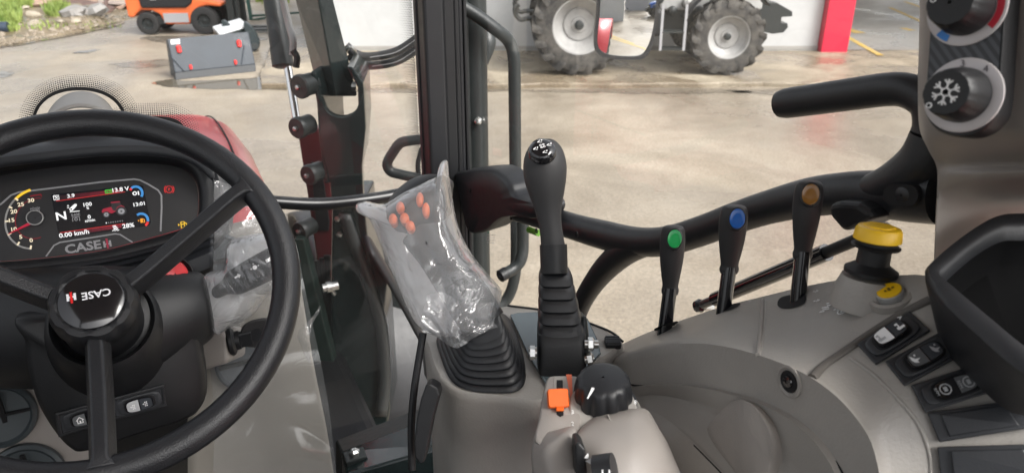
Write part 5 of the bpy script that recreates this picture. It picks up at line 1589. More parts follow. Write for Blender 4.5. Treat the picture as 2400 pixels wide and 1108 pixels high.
# lever slots and their marks
def slot(pts, par=con):
    ring = cat([CH(x, y, .0006)[0] for x, y in pts], 30, True)
    return build(MB().add(ring, [tuple(range(30))]), 'lever_slot', VOID, par, smooth=0)  # flat black patch: the recess and its shade are only painted
slot([(1533, 771), (1546, 764), (1570, 756), (1585, 752), (1590, 756), (1578, 765), (1552, 772), (1538, 776)])
slot([(1680, 727), (1700, 718), (1722, 712), (1736, 712), (1728, 720), (1705, 729), (1686, 732)])
slot([(1823, 716), (1828, 700), (1850, 692), (1884, 688), (1890, 696), (1886, 712), (1862, 722), (1836, 724)])
def ctick(x, y, s, kind):
    p, n = CH(x, y, .0006)
    u = (CH(x + 6, y - 1, .0006)[0] - p).normalized()
    v = n.cross(u)
    pl = {0: [[(-1, -.2), (-.3, -.2), (-.3, .2), (-1, .2)], [(.1, -.6), (.4, -.6), (.4, .6), (.1, .6)], [(.6, -.3), (1, -.3), (1, .3), (.6, .3)]],
          1: [[(-1, .5), (.4, .5), (.4, .8), (-1, .8)], [(-.6, -.2), (1, -.2), (1, .1), (-.6, .1)], [(-1, -.8), (.1, -.8), (.1, -.5), (-1, -.5)]],
          2: [[(math.cos(rad(30 * k)), math.sin(rad(30 * k))) for k in range(13)] + [(.72 * math.cos(rad(30 * k)), .72 * math.sin(rad(30 * k))) for k in range(12, -1, -1)], [(-.2, -.3), (.3, -.3), (.3, .3), (-.2, .3)]]}[kind]
    up_icon(p, u, v, n, s, pl, WHT, 'printed_mark', con)
ctick(1604, 746, .0022, 0)
ctick(1758, 707, .0022, 0)
ctick(1913, 684, .0028, 0)
ctick(1915, 706, .0030, 0)
for x, y, s, k in ((1968, 704, .004, 1), (1957, 714, .004, 1), (1985, 698, .0035, 0), (2003, 710, .0036, 2), (1995, 719, .0036, 2), (2008, 700, .0035, 1), (2022, 702, .0028, 0), (1985, 714, .003, 0)):
    ctick(x - 22, y + 12, s, k)

def lever(name, label, base, knee, top, wtop, rsh, bm, cap_px, d, dtop, ew, eh):
    t = thing(name, label, 'lever', P(*base, d))
    b_, k_, tp_ = P(*base, d), P(*knee, (d + dtop) / 2 + .01), P(*top, dtop)
    build(MB().tube([b_ - (k_ - b_) * .15, k_ + (tp_ - k_) * .1], rsh, 16, 6), 'shaft', BLKG, t)
    ax = tp_ - k_
    prof = [(0, .62), (.03, .70), (.08, .72), (.14, .66), (.30, .80), (.5, .95), (.7, 1.03), (.85, 1.02), (.94, .94), (.985, .78), (1.0, .5)]
    rings_pts = [k_ + ax * f for f, _ in prof]
    build(MB().tube(rings_pts, [wtop * s for _, s in prof], 24, 30, flat=.72, side=(RGT * .95 + UP * .1)), 'handle', GRIP, t, smooth=60)
    cn = (-ray(*cap_px).normalized() + UP * .12).normalized()
    bc = P(*cap_px, dtop - wtop * .55)
    eu = (RGT - cn * RGT.dot(cn)).normalized()
    ev = cn.cross(eu).normalized()
    if ev.dot(UP) < 0:
        ev = -ev
    tv = (ax - cn * ax.dot(cn)).normalized()
    eu = tv.cross(cn).normalized()
    def el(k, h):
        return [bc + eu * (ew * k * math.cos(a)) + tv * (eh * k * math.sin(a)) + cn * h for a in [2 * math.pi * j / 32 for j in range(32)]]
    build(MB().loft([el(1.16, -.012), el(1.16, .0008), el(1.05, .0014)]), 'cap_ring', BLKS, t, smooth=40)
    build(MB().loft([el(1, -.004), el(1, .002), el(.94, .0030), el(.82, .0026), el(.4, .0028)]), 'colour_cap', bm, t, smooth=50)
    return t
lever('control_lever', 'black lever with a green cap, shortest and leftmost of three', (1558, 776), (1570, 690), (1578, 529), .0132, .0078, GRNB, (1581, 560), .81, .785, .0075, .0100)
lever('control_lever', 'black lever with a blue cap in the middle of three', (1695, 735), (1708, 640), (1722, 482), .0134, .0072, BLUB, (1728, 513), .742, .715, .0073, .0098)
lever('control_lever', 'black lever with a brown cap, tallest and rightmost of three', (1868, 722), (1880, 606), (1898, 425), .0118, .0066, BRNB, (1900, 456), .642, .615, .0070, .0089)

# yellow power take-off knob
yk = thing('power_knob', 'yellow capped push pull knob on a black stem at the console edge', 'knob', CH(2040, 668)[0])
kb0, kt0 = P(2036, 662, .572), P(2061, 535, .56)
ka = (kt0 - kb0)
kl = ka.length
build(MB().lathe([(.0262, -.016), (.0245, -.002), (.0215, .006), (.0205, .009), (.001, .009)], kb0 - ka.normalized() * .004, ka, 40, cap=False), 'boss', BEI, yk, smooth=50)
build(MB().lathe([(0.01957, .008), (0.01957, .011), (0.01566, .0135), (0.01218, .016), (0.01175, kl * .62), (0.01392, kl * .64), (0.01740, kl * .66), (0.01784, kl * .69), (0.01436, kl * .72), (0.01436, kl * .80), (0.00087, kl * .8)], kb0, ka, 36, cap=False), 'stem', BLKS, yk, smooth=35)
def klob(t, r, h):
    return 1 + .05 * math.cos(2 * math.pi * 6 * t)
yc = build(MB().lathe([(0.01609, kl * .78), (0.01740, kl * .80), (0.01653, kl * .97), (0.01523, kl * 1.02), (0.01305, kl * 1.035), (0.00087, kl * 1.035)], kb0, ka, 48, cap=False), 'yellow_cap', YEL, yk, smooth=40)
build(MB().lathe([(0.01114, kl * 1.03), (0.01061, kl * 1.055), (0.00087, kl * 1.056)], kb0, ka, 48, cap=False, wob=klob), 'raised_star', YEL, yc, smooth=40)
# small yellow button
yb = thing('yellow_button', 'small round yellow push button in a grey ring on the console', 'button', CH(2088, 690)[0])
bp_, bn_ = CH(2090, 696, .0)
bn_ = (bn_ + UP * .6).normalized()
build(MB().lathe([(.0165, -.003), (.0160, .0025), (.0135, .0035), (.0120, .001), (.0118, -.004)], bp_, bn_, 36, cap=False), 'ring', BEID, yb)
build(MB().lathe([(.0098, -.003), (.0098, .0055), (.0092, .0062), (.001, .0064)], bp_, bn_, 30, cap=False), 'button_body', mat('button_grey', (0.36, 0.36, 0.35), .4), yb)
build(MB().lathe([(.0088, .0060), (.0086, .0070), (.001, .0072)], bp_, bn_, 30, cap=False), 'yellow_face', YEL, yb)
bu_ = (RGT - bn_ * RGT.dot(bn_)).normalized()
up_icon(bp_ + bn_ * .0074, bu_, bn_.cross(bu_), bn_, .004, [[(-.9, -.3), (-.5, -.3), (-.5, .2), (-.9, .2)], [(-.2, -.5), (.3, -.5), (.3, .5), (-.2, .5)], [(.5, -.2), (1, -.2), (1, .3), (.5, .3)]], mat('button_print', (0.15, 0.1, 0.01), .5), 'printed_mark', yb)

# rocker switches
def sw_on_console(quad, label, halves, order=None):
    pts = [CH(*q)[0] for q in quad]          # near-left, near-right, far-right, far-left
    c = sum(pts, V((0, 0, 0))) / 4
    u = ((pts[2] - pts[1]) + (pts[3] - pts[0])).normalized()
    w_ = ((pts[1] - pts[0]) + (pts[2] - pts[3])).normalized()
    n = u.cross(w_).normalized()
    if n.dot(CAM - c) < 0:
        n = -n
    v = n.cross(u).normalized()
    L = ((pts[2] - pts[1]).length + (pts[3] - pts[0]).length) / 2
    W_ = abs(((pts[1] - pts[0]).length + (pts[2] - pts[3]).length) / 2 * w_.dot(v))
    return rocker_switch(label, c + n * .0015, u, v, n, L, W_, halves) + (c + n * .0015, u, v, n)
QS = [((2003, 818), (2064, 853), (2188, 776), (2130, 738)), ((2066, 856), (2128, 902), (2268, 828), (2200, 782)), ((2126, 908), (2174, 965), (2348, 912), (2292, 852))]
t_, ro_, c_, u_, v_, n_ = sw_on_console(QS[0], 'rocker switch with one white half and a white tractor symbol, nearest the yellow button', (WHT, SILD))
tp = [[(-1, -.1), (.3, -.1), (.3, .9), (.9, .9), (1, -.1), (1, -.4), (-1, -.4)], [(.55 + .5 * math.cos(rad(30 * k)), -.45 + .5 * math.sin(rad(30 * k))) for k in range(12)], [(-.7 + .3 * math.cos(rad(30 * k)), -.55 + .3 * math.sin(rad(30 * k))) for k in range(12)]]
def sicon(c, u, v, n, s, du, polys, m, par):
    up_icon(c + u * du + n * .0094, v * -1, u, n, s, polys, m, 'printed_symbol', par)
LU = .0075
sicon(c_, u_, v_, n_, .0030, LU, tp, WHT, ro_)
sicon(c_, u_, v_, n_, .0030, -LU, tp, SILW, ro_)
text('A', c_ + u_ * (LU * 1.55) + n_ * .0096 + v_ * .005, -v_, u_, .003, WHT, 'switch_letter', ro_)
t_, ro_, c_, u_, v_, n_ = sw_on_console(QS[1], 'slate rocker switch with two pale plough symbols, middle of the three', (SILK, SILD))
pg_ = [[(-1, -.6), (0, .1), (.2, 1), (.5, .2), (1, .3), (.6, -.4), (0, -.7)], [(-.9, .2), (-.5, .2), (-.5, .5), (-.9, .5)]]
sicon(c_, u_, v_, n_, .0034, LU, pg_, GRYP, ro_)
sicon(c_, u_, v_, n_, .0034, -LU, pg_, WHT, ro_)
t_, ro_, c_, u_, v_, n_ = sw_on_console(QS[2], 'black and slate rocker switch with ringed engine symbols, nearest the blank covers', (BLKG, SILK))
rg = [[(math.cos(rad(30 * k)), math.sin(rad(30 * k))) for k in range(13)] + [(.78 * math.cos(rad(30 * k)), .78 * math.sin(rad(30 * k))) for k in range(12, -1, -1)], [(-.4, -.3), (.4, -.3), (.4, .3), (-.4, .3)]]
for du in (LU, -LU):
    sicon(c_, u_, v_, n_, .0038, du, rg, SILW, ro_)
    text('RPM', c_ + u_ * (du - .0058) + n_ * .0096, -v_, u_, .0020, SILW, 'switch_letter', ro_)
def blank(quad, label):
    pts = [CH(*q, .0012)[0] for q in quad]
    n = CH(sum(q[0] for q in quad) / 4, sum(q[1] for q in quad) / 4)[1]
    t = thing('blank_cover', label, 'cover', sum(pts, V((0, 0, 0))) / 4)
    build(MB().prism(pts, n * .0035), 'plate', DKG, t, smooth=0, bevel=.0008)
    c = sum(pts, V((0, 0, 0))) / 4
    build(MB().prism([c + (q - c) * .74 + n * .0036 for q in pts], n * .0022), 'raised_panel', DKG, t, smooth=0, bevel=.0008)
blank(((2172, 968), (2200, 1036), (2420, 1002), (2375, 938)), 'dark blank switch cover below the ringed engine switch')
blank(((2196, 1046), (2205, 1125), (2470, 1120), (2425, 1040)), 'dark blank switch cover at the bottom right corner')
groove([(1990, 836), (2050, 880), (2100, 930), (2150, 990), (2178, 1060), (2182, 1120)], .0016, 'panel_step', BEI)

# storage bin at the right edge
bn0 = thing('storage_bin', 'deep black plastic storage bin at the right edge', 'bin', P(2380, 880, .45))
def bd(y):
    return .497 + (640 - y) * .000414
ob = [(2172, 640), (2185, 606), (2260, 545), (2330, 504), (2400, 495), (2560, 500), (2640, 620), (2640, 900), (2500, 905), (2400, 862), (2300, 780), (2215, 700)]
ib = [(2210, 640), (2226, 620), (2290, 566), (2350, 532), (2400, 527), (2540, 530), (2600, 630), (2600, 850), (2500, 850), (2410, 800), (2320, 728), (2240, 662)]
ro = cat([P(x, y, bd(y)) for x, y in ob], 96, True)
ri = cat([P(x, y, bd(y)) for x, y in ib], 96, True)
wn = -V((0, 0, 1))
oc_ = sum(ro, V((0, 0, 0))) / 96
ic_ = sum(ri, V((0, 0, 0))) / 96
build(MB().loft([[q + wn * .05 + (oc_ - q) * .34 for q in ro], [q + wn * .009 + (oc_ - q) * .03 for q in ro], [q + wn * .003 for q in ro], [q.lerp(p, .15) for q, p in zip(ro, ri)], [q.lerp(p, .75) for q, p in zip(ro, ri)], [q + wn * .004 for q in ri], [q + wn * .012 + (ic_ - q) * .02 for q in ri]], cap=False), 'rim', BLK, bn0, smooth=55)
build(MB().loft([[q + wn * .012 + (ic_ - q) * .02 for q in ri], [q + wn * .030 + (ic_ - q) * .05 for q in ri], [q + wn * .034 + (ic_ - q) * .10 for q in ri], [q + wn * .035 + (ic_ - q) * .9995 for q in ri]], cap=False), 'well', mat('bin_shade_black', (0.002, 0.0021, 0.0024), .9, spec=.08), bn0, smooth=55)  # near-black colour paints the shade of a deeper well
# ------------------------------------------------------------------ right pillar with the heater controls
rp_ = thing('rear_pillar', 'smooth beige rear door pillar trim', 'pillar', DOOR(2320, 640, .03))
rows = []
for (y, xl, dl) in ((-260, 2150, .50), (0, 2156, .505), (200, 2152, .515), (300, 2156, .52), (350, 2176, .53), (385, 2194, .54), (420, 2198, .54), (500, 2194, .545), (600, 2190, .56), (700, 2186, .575)):
    row = [P(xl + 14, y, dl + .09), P(xl + 2, y, dl + .02), P(xl, y, dl)]
    cf = 1 if y <= 420 else -.7
    bulge = 1 if y < 340 else max(0, (390 - y) / 50)
    row += [P(xl + 14, y, dl - .012 * cf - .008 * bulge), P(xl + 60, y, dl - .028 * cf - .008 * bulge), P(xl + 160, y, dl - .055 * cf - .008 * bulge), P(xl + 260, y, dl - .085 * cf - .01 * bulge), P(xl + 480, y, dl - .13 * cf)]
    rows.append(cat(row, 30))
pr_ = [cat([r[i] for r in rows], 50) for i in range(30)]
pmb = MB().grid(pr_)
build(pmb, 'trim_shell', BEIP, rp_, smooth=60)
hv = thing('heater_panel', 'black woven pattern heater control panel on the rear pillar', 'control panel', P(2260, 200, .44))
HN = cdir(-.79, 0.04, -.61)
HO = P(2262, 200, .425)
HU = (RGT - HN * RGT.dot(HN)).normalized()
HV_ = HN.cross(HU).normalized()
if HV_.dot(UP) < 0:
    HV_ = -HV_
def HP(x, y, off=0.0):
    return PL(x, y, HO + HN * off, HN)
wv = bpy.data.materials.new('woven_carbon')
wv.use_nodes = True
t_ = wv.node_tree
b_ = t_.nodes['Principled BSDF']
b_.inputs['Roughness'].default_value = .3
tc = t_.nodes.new('ShaderNodeTexCoord')
mp_ = t_.nodes.new('ShaderNodeMapping')
mp_.inputs['Rotation'].default_value = (.3, .9, .75)
ck = t_.nodes.new('ShaderNodeTexWave')
ck.inputs['Scale'].default_value = 75
ck.inputs['Distortion'].default_value = 0.4
cr_ = t_.nodes.new('ShaderNodeValToRGB')
cr_.color_ramp.elements[0].position = .42
cr_.color_ramp.elements[1].position = .58
cr_.color_ramp.elements[0].color = (.006, .006, .008, 1)
cr_.color_ramp.elements[1].color = (.045, .048, .055, 1)
t_.links.new(tc.outputs['Object'], mp_.inputs[0])
t_.links.new(mp_.outputs[0], ck.inputs[0])
t_.links.new(ck.outputs['Fac'], cr_.inputs[0])
t_.links.new(cr_.outputs[0], b_.inputs['Base Color'])
hp_ = [(2186, -140), (2184, 0), (2178, 120), (2170, 230), (2172, 268), (2192, 298), (2226, 314), (2262, 317), (2296, 306), (2322, 284), (2338, 250), (2346, 150), (2356, 0), (2362, -140)]
hr2 = cat([HP(*q, .006) for q in hp_], 60, True)
c_ = sum(hr2, V((0, 0, 0))) / 60
build(MB().loft([[c_ + (q - c_) * 1.03 - HN * .02 for q in hr2], [c_ + (q - c_) * 1.03 - HN * .002 for q in hr2], [c_ + (q - c_) * 1.0 + HN * .0 for q in hr2]]), 'surround', BLKS, hv, smooth=40)
build(MB().add([c_ + (q - c_) * .965 + HN * .0008 for q in hr2], [tuple(range(60))]), 'faceplate', wv, hv, smooth=0)
DIAL = mat('dial_silver', (0.50, 0.47, 0.47), .35, metal=.2)
DTX = mat('dial_print', (0.06, 0.05, 0.06), .5)
def hknob(cx_, cy_, label, arcs, texts, snow):
    k = thing('rotary_knob', label, 'knob', HP(cx_, cy_, .01))
    c = HP(cx_, cy_, .0072)
    ri_ = build(MB().lathe([(.0212, 0), (.0210, .0012), (.019, .0016), (.013, .0014), (.001, .0012)], c, HN, 44, cap=False), 'dial_ring', DIAL, k, smooth=30)
    def pol(a, r_, h=.0018):
        return c + HU * (r_ * math.cos(rad(a))) + HV_ * (r_ * math.sin(rad(a))) + HN * h
    for a0, a1, m in arcs:
        aa = [a0 + (a1 - a0) * j / 16 for j in range(17)]
        build(MB().grid([[pol(a, .0160) for a in aa], [pol(a, .0198) for a in aa]]), 'colour_arc', m, ri_, smooth=0)
    for s, a in texts:
        text(s, pol(a, .0178), HU, HV_, .0038, DTX, 'dial_number', ri_)
    def flute(t, r_, h):
        return 1 - .03 * (0.5 + 0.5 * math.cos(2 * math.pi * 12 * t)) ** 6 if h > .002 else 1
    kn_ = build(MB().lathe([(.0155, .0014), (.0155, .006), (.0140, .016), (.0128, .022), (.0120, .0230), (.001, .0230)], c, HN, 72, cap=False, wob=flute), 'knob_body', BLKS, k, smooth=40)
    build(MB().lathe([(.0017, 0), (.0017, .0006), (.001, .0007)], c + HN * .0228 - HU * .0085 - HV_ * (.0065 if snow else -.003), HN, 12, cap=False), 'pointer_dot', WHT, kn_)
    if snow:
        fl_ = MB()
        oc = c + HN * .0234
        for j in range(6):
            d_ = HU * math.cos(rad(60 * j + 15)) + HV_ * math.sin(rad(60 * j + 15))
            s_ = HN.cross(d_)
            fl_.bar(oc + d_ * .0022, oc + d_ * .0072, .00045, .0003, side=s_)
            for sg2 in (1, -1):
                fl_.bar(oc + d_ * .0045, oc + d_ * .0066 + s_ * (sg2 * .0021), .0004, .0003, side=s_)
            d2 = HU * math.cos(rad(60 * j + 75)) + HV_ * math.sin(rad(60 * j + 75))
            fl_.bar(oc + d_ * .0024, oc + d2 * .0024, .0004, .0003, side=s_)
        build(fl_, 'snowflake', WHT, kn_, smooth=0)
    return k
hknob(2257, 224, 'black knob with a white snowflake on a numbered silver dial', [], [('2', 135), ('3', 90), ('4', 48)], True)
hknob(2266, 20, 'black knob on a silver dial with red and blue arcs, cut by the top edge', [(-45, 50, mat('hot_red', (0.5, 0.01, 0.03), .4)), (-140, -118, mat('cold_blue', (0.02, 0.2, 0.6), .4))], [], False)

# ------------------------------------------------------------------ joystick console (left of the levers)
jc = thing('joystick_console', 'grey beige joystick console between wheel and levers', 'console', P(1130, 1100, .72))
JZ = 1.842
top = [(994, 776), (1002, 820), (1018, 868), (1050, 905), (1100, 922), (1180, 930), (1265, 940), (1320, 905), (1375, 862), (1420, 835), (1462, 800), (1420, 770), (1360, 742), (1300, 730), (1190, 714), (1120, 740), (1040, 762)]
tr3 = [PZ(x, y, JZ) for x, y in top]
tr3 = cat(tr3, 80, True)
c_ = sum(tr3, V((0, 0, 0))) / 80
build(MB().loft([[c_ + (q - c_) * .5 for q in tr3], [c_ + (q - c_) * .965 for q in tr3], [c_ + (q - c_) * .99 - UP * .003 for q in tr3], [c_ + (q - c_) * 1.0 - UP * .011 for q in tr3], [c_ + (q - c_) * .985 - UP * .06 for q in tr3], [c_ + (q - c_) * .97 - UP * .16 for q in tr3], [c_ + (q - c_) * .97 - UP * .42 for q in tr3]]), 'body', BEI, jc, smooth=50)
build(MB().tube([PZ(x, y, JZ + .0005) for x, y in ((1190, 716), (1300, 732), (1420, 772), (1460, 800))], .0016, 6, 20), 'edge_seal', BLKS, jc)
# bellows of the wrapped joystick
jk = thing('joystick', 'black joystick with orange buttons wrapped in a clear bag', 'joystick', PZ(1140, 860, JZ))
def bell(parent, base_ring, top_c, top_ring, n, m):
    """stack of pleats from a base outline to a top outline"""
    rings = []
    for k in range(n):
        f0, f1 = k / n, (k + .72) / n
        for f, g in ((f0, 1.0), ((f0 + f1) / 2, 1.01), (f1, .97), (f1 + .10 / n, .86), ((k + 1) / n, .88)):
            rr = [a.lerp(b, f) for a, b in zip(base_ring, top_ring)]
            c = sum(rr, V((0, 0, 0))) / len(rr)
            rings.append([c + (q - c) * g for q in rr])
    return build(MB().loft(rings), 'bellows', m, parent, smooth=50)
bp0 = [(1024, 790), (1034, 840), (1058, 892), (1100, 914), (1165, 920), (1212, 916), (1232, 888), (1226, 830), (1205, 770), (1180, 735), (1120, 738), (1060, 760)]
bb0 = cat([PZ(x, y, JZ + .002) for x, y in bp0], 64, True)
bt0 = cat([P(x, y, .765) for x, y in ((1088, 760), (1096, 782), (1112, 790), (1130, 788), (1152, 780), (1168, 766), (1172, 748), (1168, 730), (1152, 722), (1125, 725), (1105, 735), (1092, 748))], 64, True)
bell(jk, bb0, None, bt0, 8, BLK)
j0 = P(1135, 760, .765)
build(MB().tube([j0, P(1100, 705, .768), P(1062, 645, .772), P(1025, 590, .778), P(990, 540, .784)], [.024, .0245, .0235, .023, .025], 18, 24), 'grip', BLKS, jk)
hd = []
hc0 = P(968, 500, .785)
hax = (P(1020, 440, .73) - P(950, 560, .76)).normalized()
build(MB().tube([hc0 - RGT * .022 + DWN * .012, hc0 - RGT * .012 + DWN * .004, hc0 + RGT * .012 - DWN * .012, hc0 + RGT * .035 - DWN * .02, hc0 + RGT * .042 - DWN * .020], [.012, .028, .034, .026, .008], 22, 26, flat=.8), 'head', BLKS, jk)
fcn = (-FWD * .9 + UP * .3).normalized()
for (x, y, a, b) in ((938, 486, 10, 14), (921, 514, 10, 14), (948, 512, 11, 14), (961, 530, 11, 13), (984, 468, 9, 18), (998, 492, 9, 18)):
    c = P(x, y, .752)
    build(MB().lathe([(1, -.012), (1, .001), (.85, .0035), (.01, .0045)], V((0, 0, 0)), V((0, 0, 1)), 20, cap=False), 'thumb_button', ORGB, jk)
    o = bpy.context.scene.objects[-1] if False else jk.children[-1]
    me = o.data
    u_ = (RGT - fcn * RGT.dot(fcn)).normalized()
    w_ = fcn.cross(u_)
    cz = V(o.location) + wpos(jk)
    for v_ in me.vertices:
        q = v_.co + cz
        v_.co = c + u_ * (q.x * a * .722 / FPX) + w_ * (q.y * b * .722 / FPX) + fcn * q.z
    cm = sum((v_.co for v_ in me.vertices), V((0, 0, 0))) / len(me.vertices)
    for v_ in me.vertices:
        v_.co = v_.co - cm
    o.location = cm - wpos(jk)
jb = thing('joystick_bag', 'clear crumpled plastic bag pulled over the joystick', 'plastic bag', P(1080, 780, .75))
bo = [(836, 478), (858, 472), (900, 478), (950, 448), (1000, 424), (1028, 410), (1036, 380), (1048, 376), (1050, 400), (1058, 450), (1066, 500), (1084, 555), (1110, 600), (1150, 650), (1172, 675), (1174, 700), (1160, 745), (1148, 770), (1100, 778), (1060, 788), (1020, 786), (985, 768), (962, 735), (930, 660), (905, 600), (880, 540), (862, 508), (838, 496)]
def bagd(x, y):
    return P(x, y, .775 - .02 * (y - 400) / 400)
bag(bo, bagd, .046, -FWD, 'front_film', FILM, jb, 2.7, .007, 11, 140, 34, back=MILKY)
g4 = quadgrid([bagd(1010, 680), bagd(1165, 680), bagd(1162, 770), bagd(1000, 775)], 30, 20)
build(MB().grid(crumple([[p - FWD * .045 for p in r] for r in g4], .016, 24, 8.8, -FWD)), 'bunched_film', FILMB, jb, smooth=40)
# black grab on the console side
bg_ = thing('side_latch', 'long black handle on the left side of the joystick console', 'handle', P(1000, 1000, .74))
build(MB().prism([P(x, y, .735) for x, y in ((998, 902), (1006, 897), (1026, 908), (1031, 925), (1014, 985), (1000, 1060), (994, 1084), (984, 1088), (972, 1072), (970, 1040), (976, 985), (986, 935))], FWD * .03), 'handle', BLKS, bg_, smooth=0, bevel=.007, seg=4)
build(MB().tube([P(x, y, .77) for x, y in ((992, 780), (982, 840), (970, 920), (964, 1000), (966, 1100))], .004, 10, 24), 'side_seal', BLKS, bg_)

# ------------------------------------------------------------------ loader joystick
lj = thing('loader_joystick', 'tall charcoal loader joystick with printed glossy top and ribbed bellows', 'joystick', PZ(1310, 870, JZ))
mp0 = thing('mount_plate', 'pale blue grey steel mounting plate with bolts under the loader joystick', 'plate', PZ(1310, 850, JZ))
build(MB().prism([PZ(x, y, JZ + .001) for x, y in ((1195, 742), (1215, 738), (1255, 736), (1330, 738), (1378, 752), (1400, 800), (1408, 832), (1372, 866), (1320, 900), (1284, 912), (1240, 840))], UP * .004), 'plate', mat('plate_paint', (0.10, 0.13, 0.14), .18, coat=.5), mp0, smooth=0, bevel=.0015)
build(MB().prism([P(x, y, .80) for x, y in ((1362, 740), (1376, 740), (1382, 800), (1378, 850), (1360, 850))], FWD * .05), 'bracket', STEELG, mp0, smooth=0, bevel=.003)
for a, b, r_ in (((1370, 806, .78), (1402, 806, .78), .0045), ((1370, 842, .78), (1392, 838, .78), .0045), ((1258, 826, .77), (1240, 826, .77), .006)):
    build(MB().tube([P(*a), P(*b)], r_, 12), 'bolt_shank', SILV, mp0)
    pa, pb = P(*a), P(*b)
    build(MB().lathe([(.0075, 0), (.0075, .005), (.006, .0062), (.001, .0062)], pa.lerp(pb, .25), pb - pa, 6, cap=False), 'nut', SILV, mp0, smooth=20)
ve_ = thing('floor_vent', 'small black ribbed vent at the left foot of the side console', 'vent', PZ(1440, 806, JZ))
build(MB().box(PZ(1436, 806, JZ) + UP * .002, RGT * .009, YF * .009, UP * .004), 'vent_body', BLK, ve_, smooth=0, bevel=.002)
for k in range(4):
    build(MB().box(PZ(1436, 806, JZ) + UP * .0062 + YF * (-.006 + .004 * k), RGT * .008, YF * .001, UP * .001), 'vent_rib', DKG, ve_, smooth=0)
def sq(c, a, b, u, v, p=.35, n=40):
    return [c + u * (a * math.copysign(abs(math.cos(t)) ** p, math.cos(t))) + v * (b * math.copysign(abs(math.sin(t)) ** p, math.sin(t))) for t in [2 * math.pi * k / n for k in range(n)]]
ju, jv = RGT, V((0, 1, 0))
D_ = .80
build(MB().loft([sq(P(1315, 905, D_), .022, .020, ju, jv), sq(P(1315, 860, D_), .024, .022, ju, jv), sq(P(1316, 850, D_), .0265, .024, ju, jv), sq(P(1316, 790, D_), .0265, .024, ju, jv), sq(P(1315, 766, D_), .0255, .023, ju, jv), sq(P(1314, 760, D_), .022, .020, ju, jv)]), 'base_box', BLKS, lj, smooth=40)
rings = []
for k in range(5):
    y0, y1 = 770 - k * 28, 770 - (k + 1) * 28
    for fy, g in ((0, .98), (.12, 1.05), (.5, 1.02), (.82, .95), (.95, .84)):
        y = y0 + (y1 - y0) * fy
        f = (770 - y) / 142
        a = .0240 * (1 - f) + .0165 * f
        rings.append(sq(P(1314 - 14 * f, y, D_ - .005 * f), a * g, a * .9 * g, ju, jv, .5))
build(MB().loft(rings), 'bellows', BLK, lj, smooth=40)
pts = [(1299, 640, .0140), (1298, 600, .0132), (1296, 575, .0128), (1290, 530, .0122), (1285, 490, .0145), (1281, 450, .0195), (1278, 415, .0228), (1277, 385, .0232), (1276, 358, .0205), (1274, 338, .0150), (1273, 328, .0090), (1273, 325, .002)]
build(MB().tube([P(x, y, .785) for x, y, _ in pts], [r_ for _, _, r_ in pts], 32, 48, flat=.92, side=RGT), 'grip', GRIP, lj, smooth=60)
build(MB().lathe([(.0146, 0), (.0148, .03)], P(1299, 638, .785), (P(1297, 575, .785) - P(1299, 638, .785)), 28), 'sleeve', BLKS, lj)
cn = (UP * .75 - FWD * .75 - RGT * .03).normalized()
cp0 = P(1271, 350, .765)
cap_ = build(MB().lathe([(.0148, -.006), (.0148, -.001), (.0135, .0022), (.009, .0042), (.001, .0048)], cp0 - cn * .001, cn, 36, cap=False), 'top_plate', BLKG, lj, smooth=50)
cu_ = (RGT - cn * RGT.dot(cn)).normalized()
cv_ = cn.cross(cu_)
for k in range(4):
    a = rad(90 * k + 20)
    o_ = cp0 + cn * .0046 + (cu_ * math.cos(a) + cv_ * math.sin(a)) * .0075
    up_icon(o_, cu_, cv_, cn, .0026, [[(-1, -.7), (.9, -.7), (.9, -.45), (-.5, -.45), (.2, .4), (0, .6), (-1, -.5)], [(.5, .2), (1, .2), (1, .8), (.5, .8)]], WHT, 'printed_symbol', cap_)
for k in range(4):
    a = rad(90 * k + 65)
    up_icon(cp0 + cn * .0052 + (cu_ * math.cos(a) + cv_ * math.sin(a)) * .0022, cu_, cv_, cn, .0013, [[(math.cos(rad(30 * j)), math.sin(rad(30 * j))) for j in range(13)] + [(.5 * math.cos(rad(30 * j)), .5 * math.sin(rad(30 * j))) for j in range(12, -1, -1)]], WHT, 'printed_symbol', cap_)

# ------------------------------------------------------------------ hitch lever box, armrest
hl = thing('lever_box', 'beige lever box with slotted top beside the armrest', 'lever box', P(1310, 1090, .64))
def HB(x, y, o_=0.0):
    return P(x, y, .655 - .10 * (y - 880) / 228 + o_)
hbo = [(1278, 900), (1284, 886), (1296, 880), (1346, 880), (1358, 886), (1364, 900), (1366, 940), (1360, 1010), (1352, 1060), (1300, 1060), (1254, 1035), (1262, 985), (1270, 935)]
hring_ = cat([HB(*q) for q in hbo], 60, True)
c_ = sum(hring_, V((0, 0, 0))) / 60
hn_ = (-FWD * .9 + UP * .45).normalized()
build(MB().loft([[c_ + (q - c_) * .9 + hn_ * .003 for q in hring_], [c_ + (q - c_) * .97 + hn_ * .0015 for q in hring_], [q - hn_ * .004 for q in hring_], [q - hn_ * .08 - UP * .03 for q in hring_]]), 'box', BEIP, hl, smooth=50)
build(MB().prism([HB(x, y) + hn_ * .0034 for x, y in ((1298, 884), (1333, 884), (1336, 980), (1322, 988), (1306, 986), (1300, 960))], hn_ * .0008), 'slot_frame', BEI, hl, smooth=0)
build(MB().prism([HB(x, y) + hn_ * .0044 for x, y in ((1304, 892), (1318, 892), (1320, 974), (1312, 978), (1304, 972))], hn_ * .0006), 'slot', VOID, hl, smooth=0)
build(MB().prism([HB(x, y) + hn_ * .0038 for x, y in ((1326, 879), (1339, 879), (1342, 942), (1338, 944))], hn_ * .0012), 'orange_wedge', mat('orange_print', (0.75, 0.16, 0.07), .5), hl, smooth=0)
hs3 = thing('slide_lever', 'bright orange slider on the beige lever box', 'lever', HB(1306, 938))
oc = HB(1306, 938) + hn_ * .012
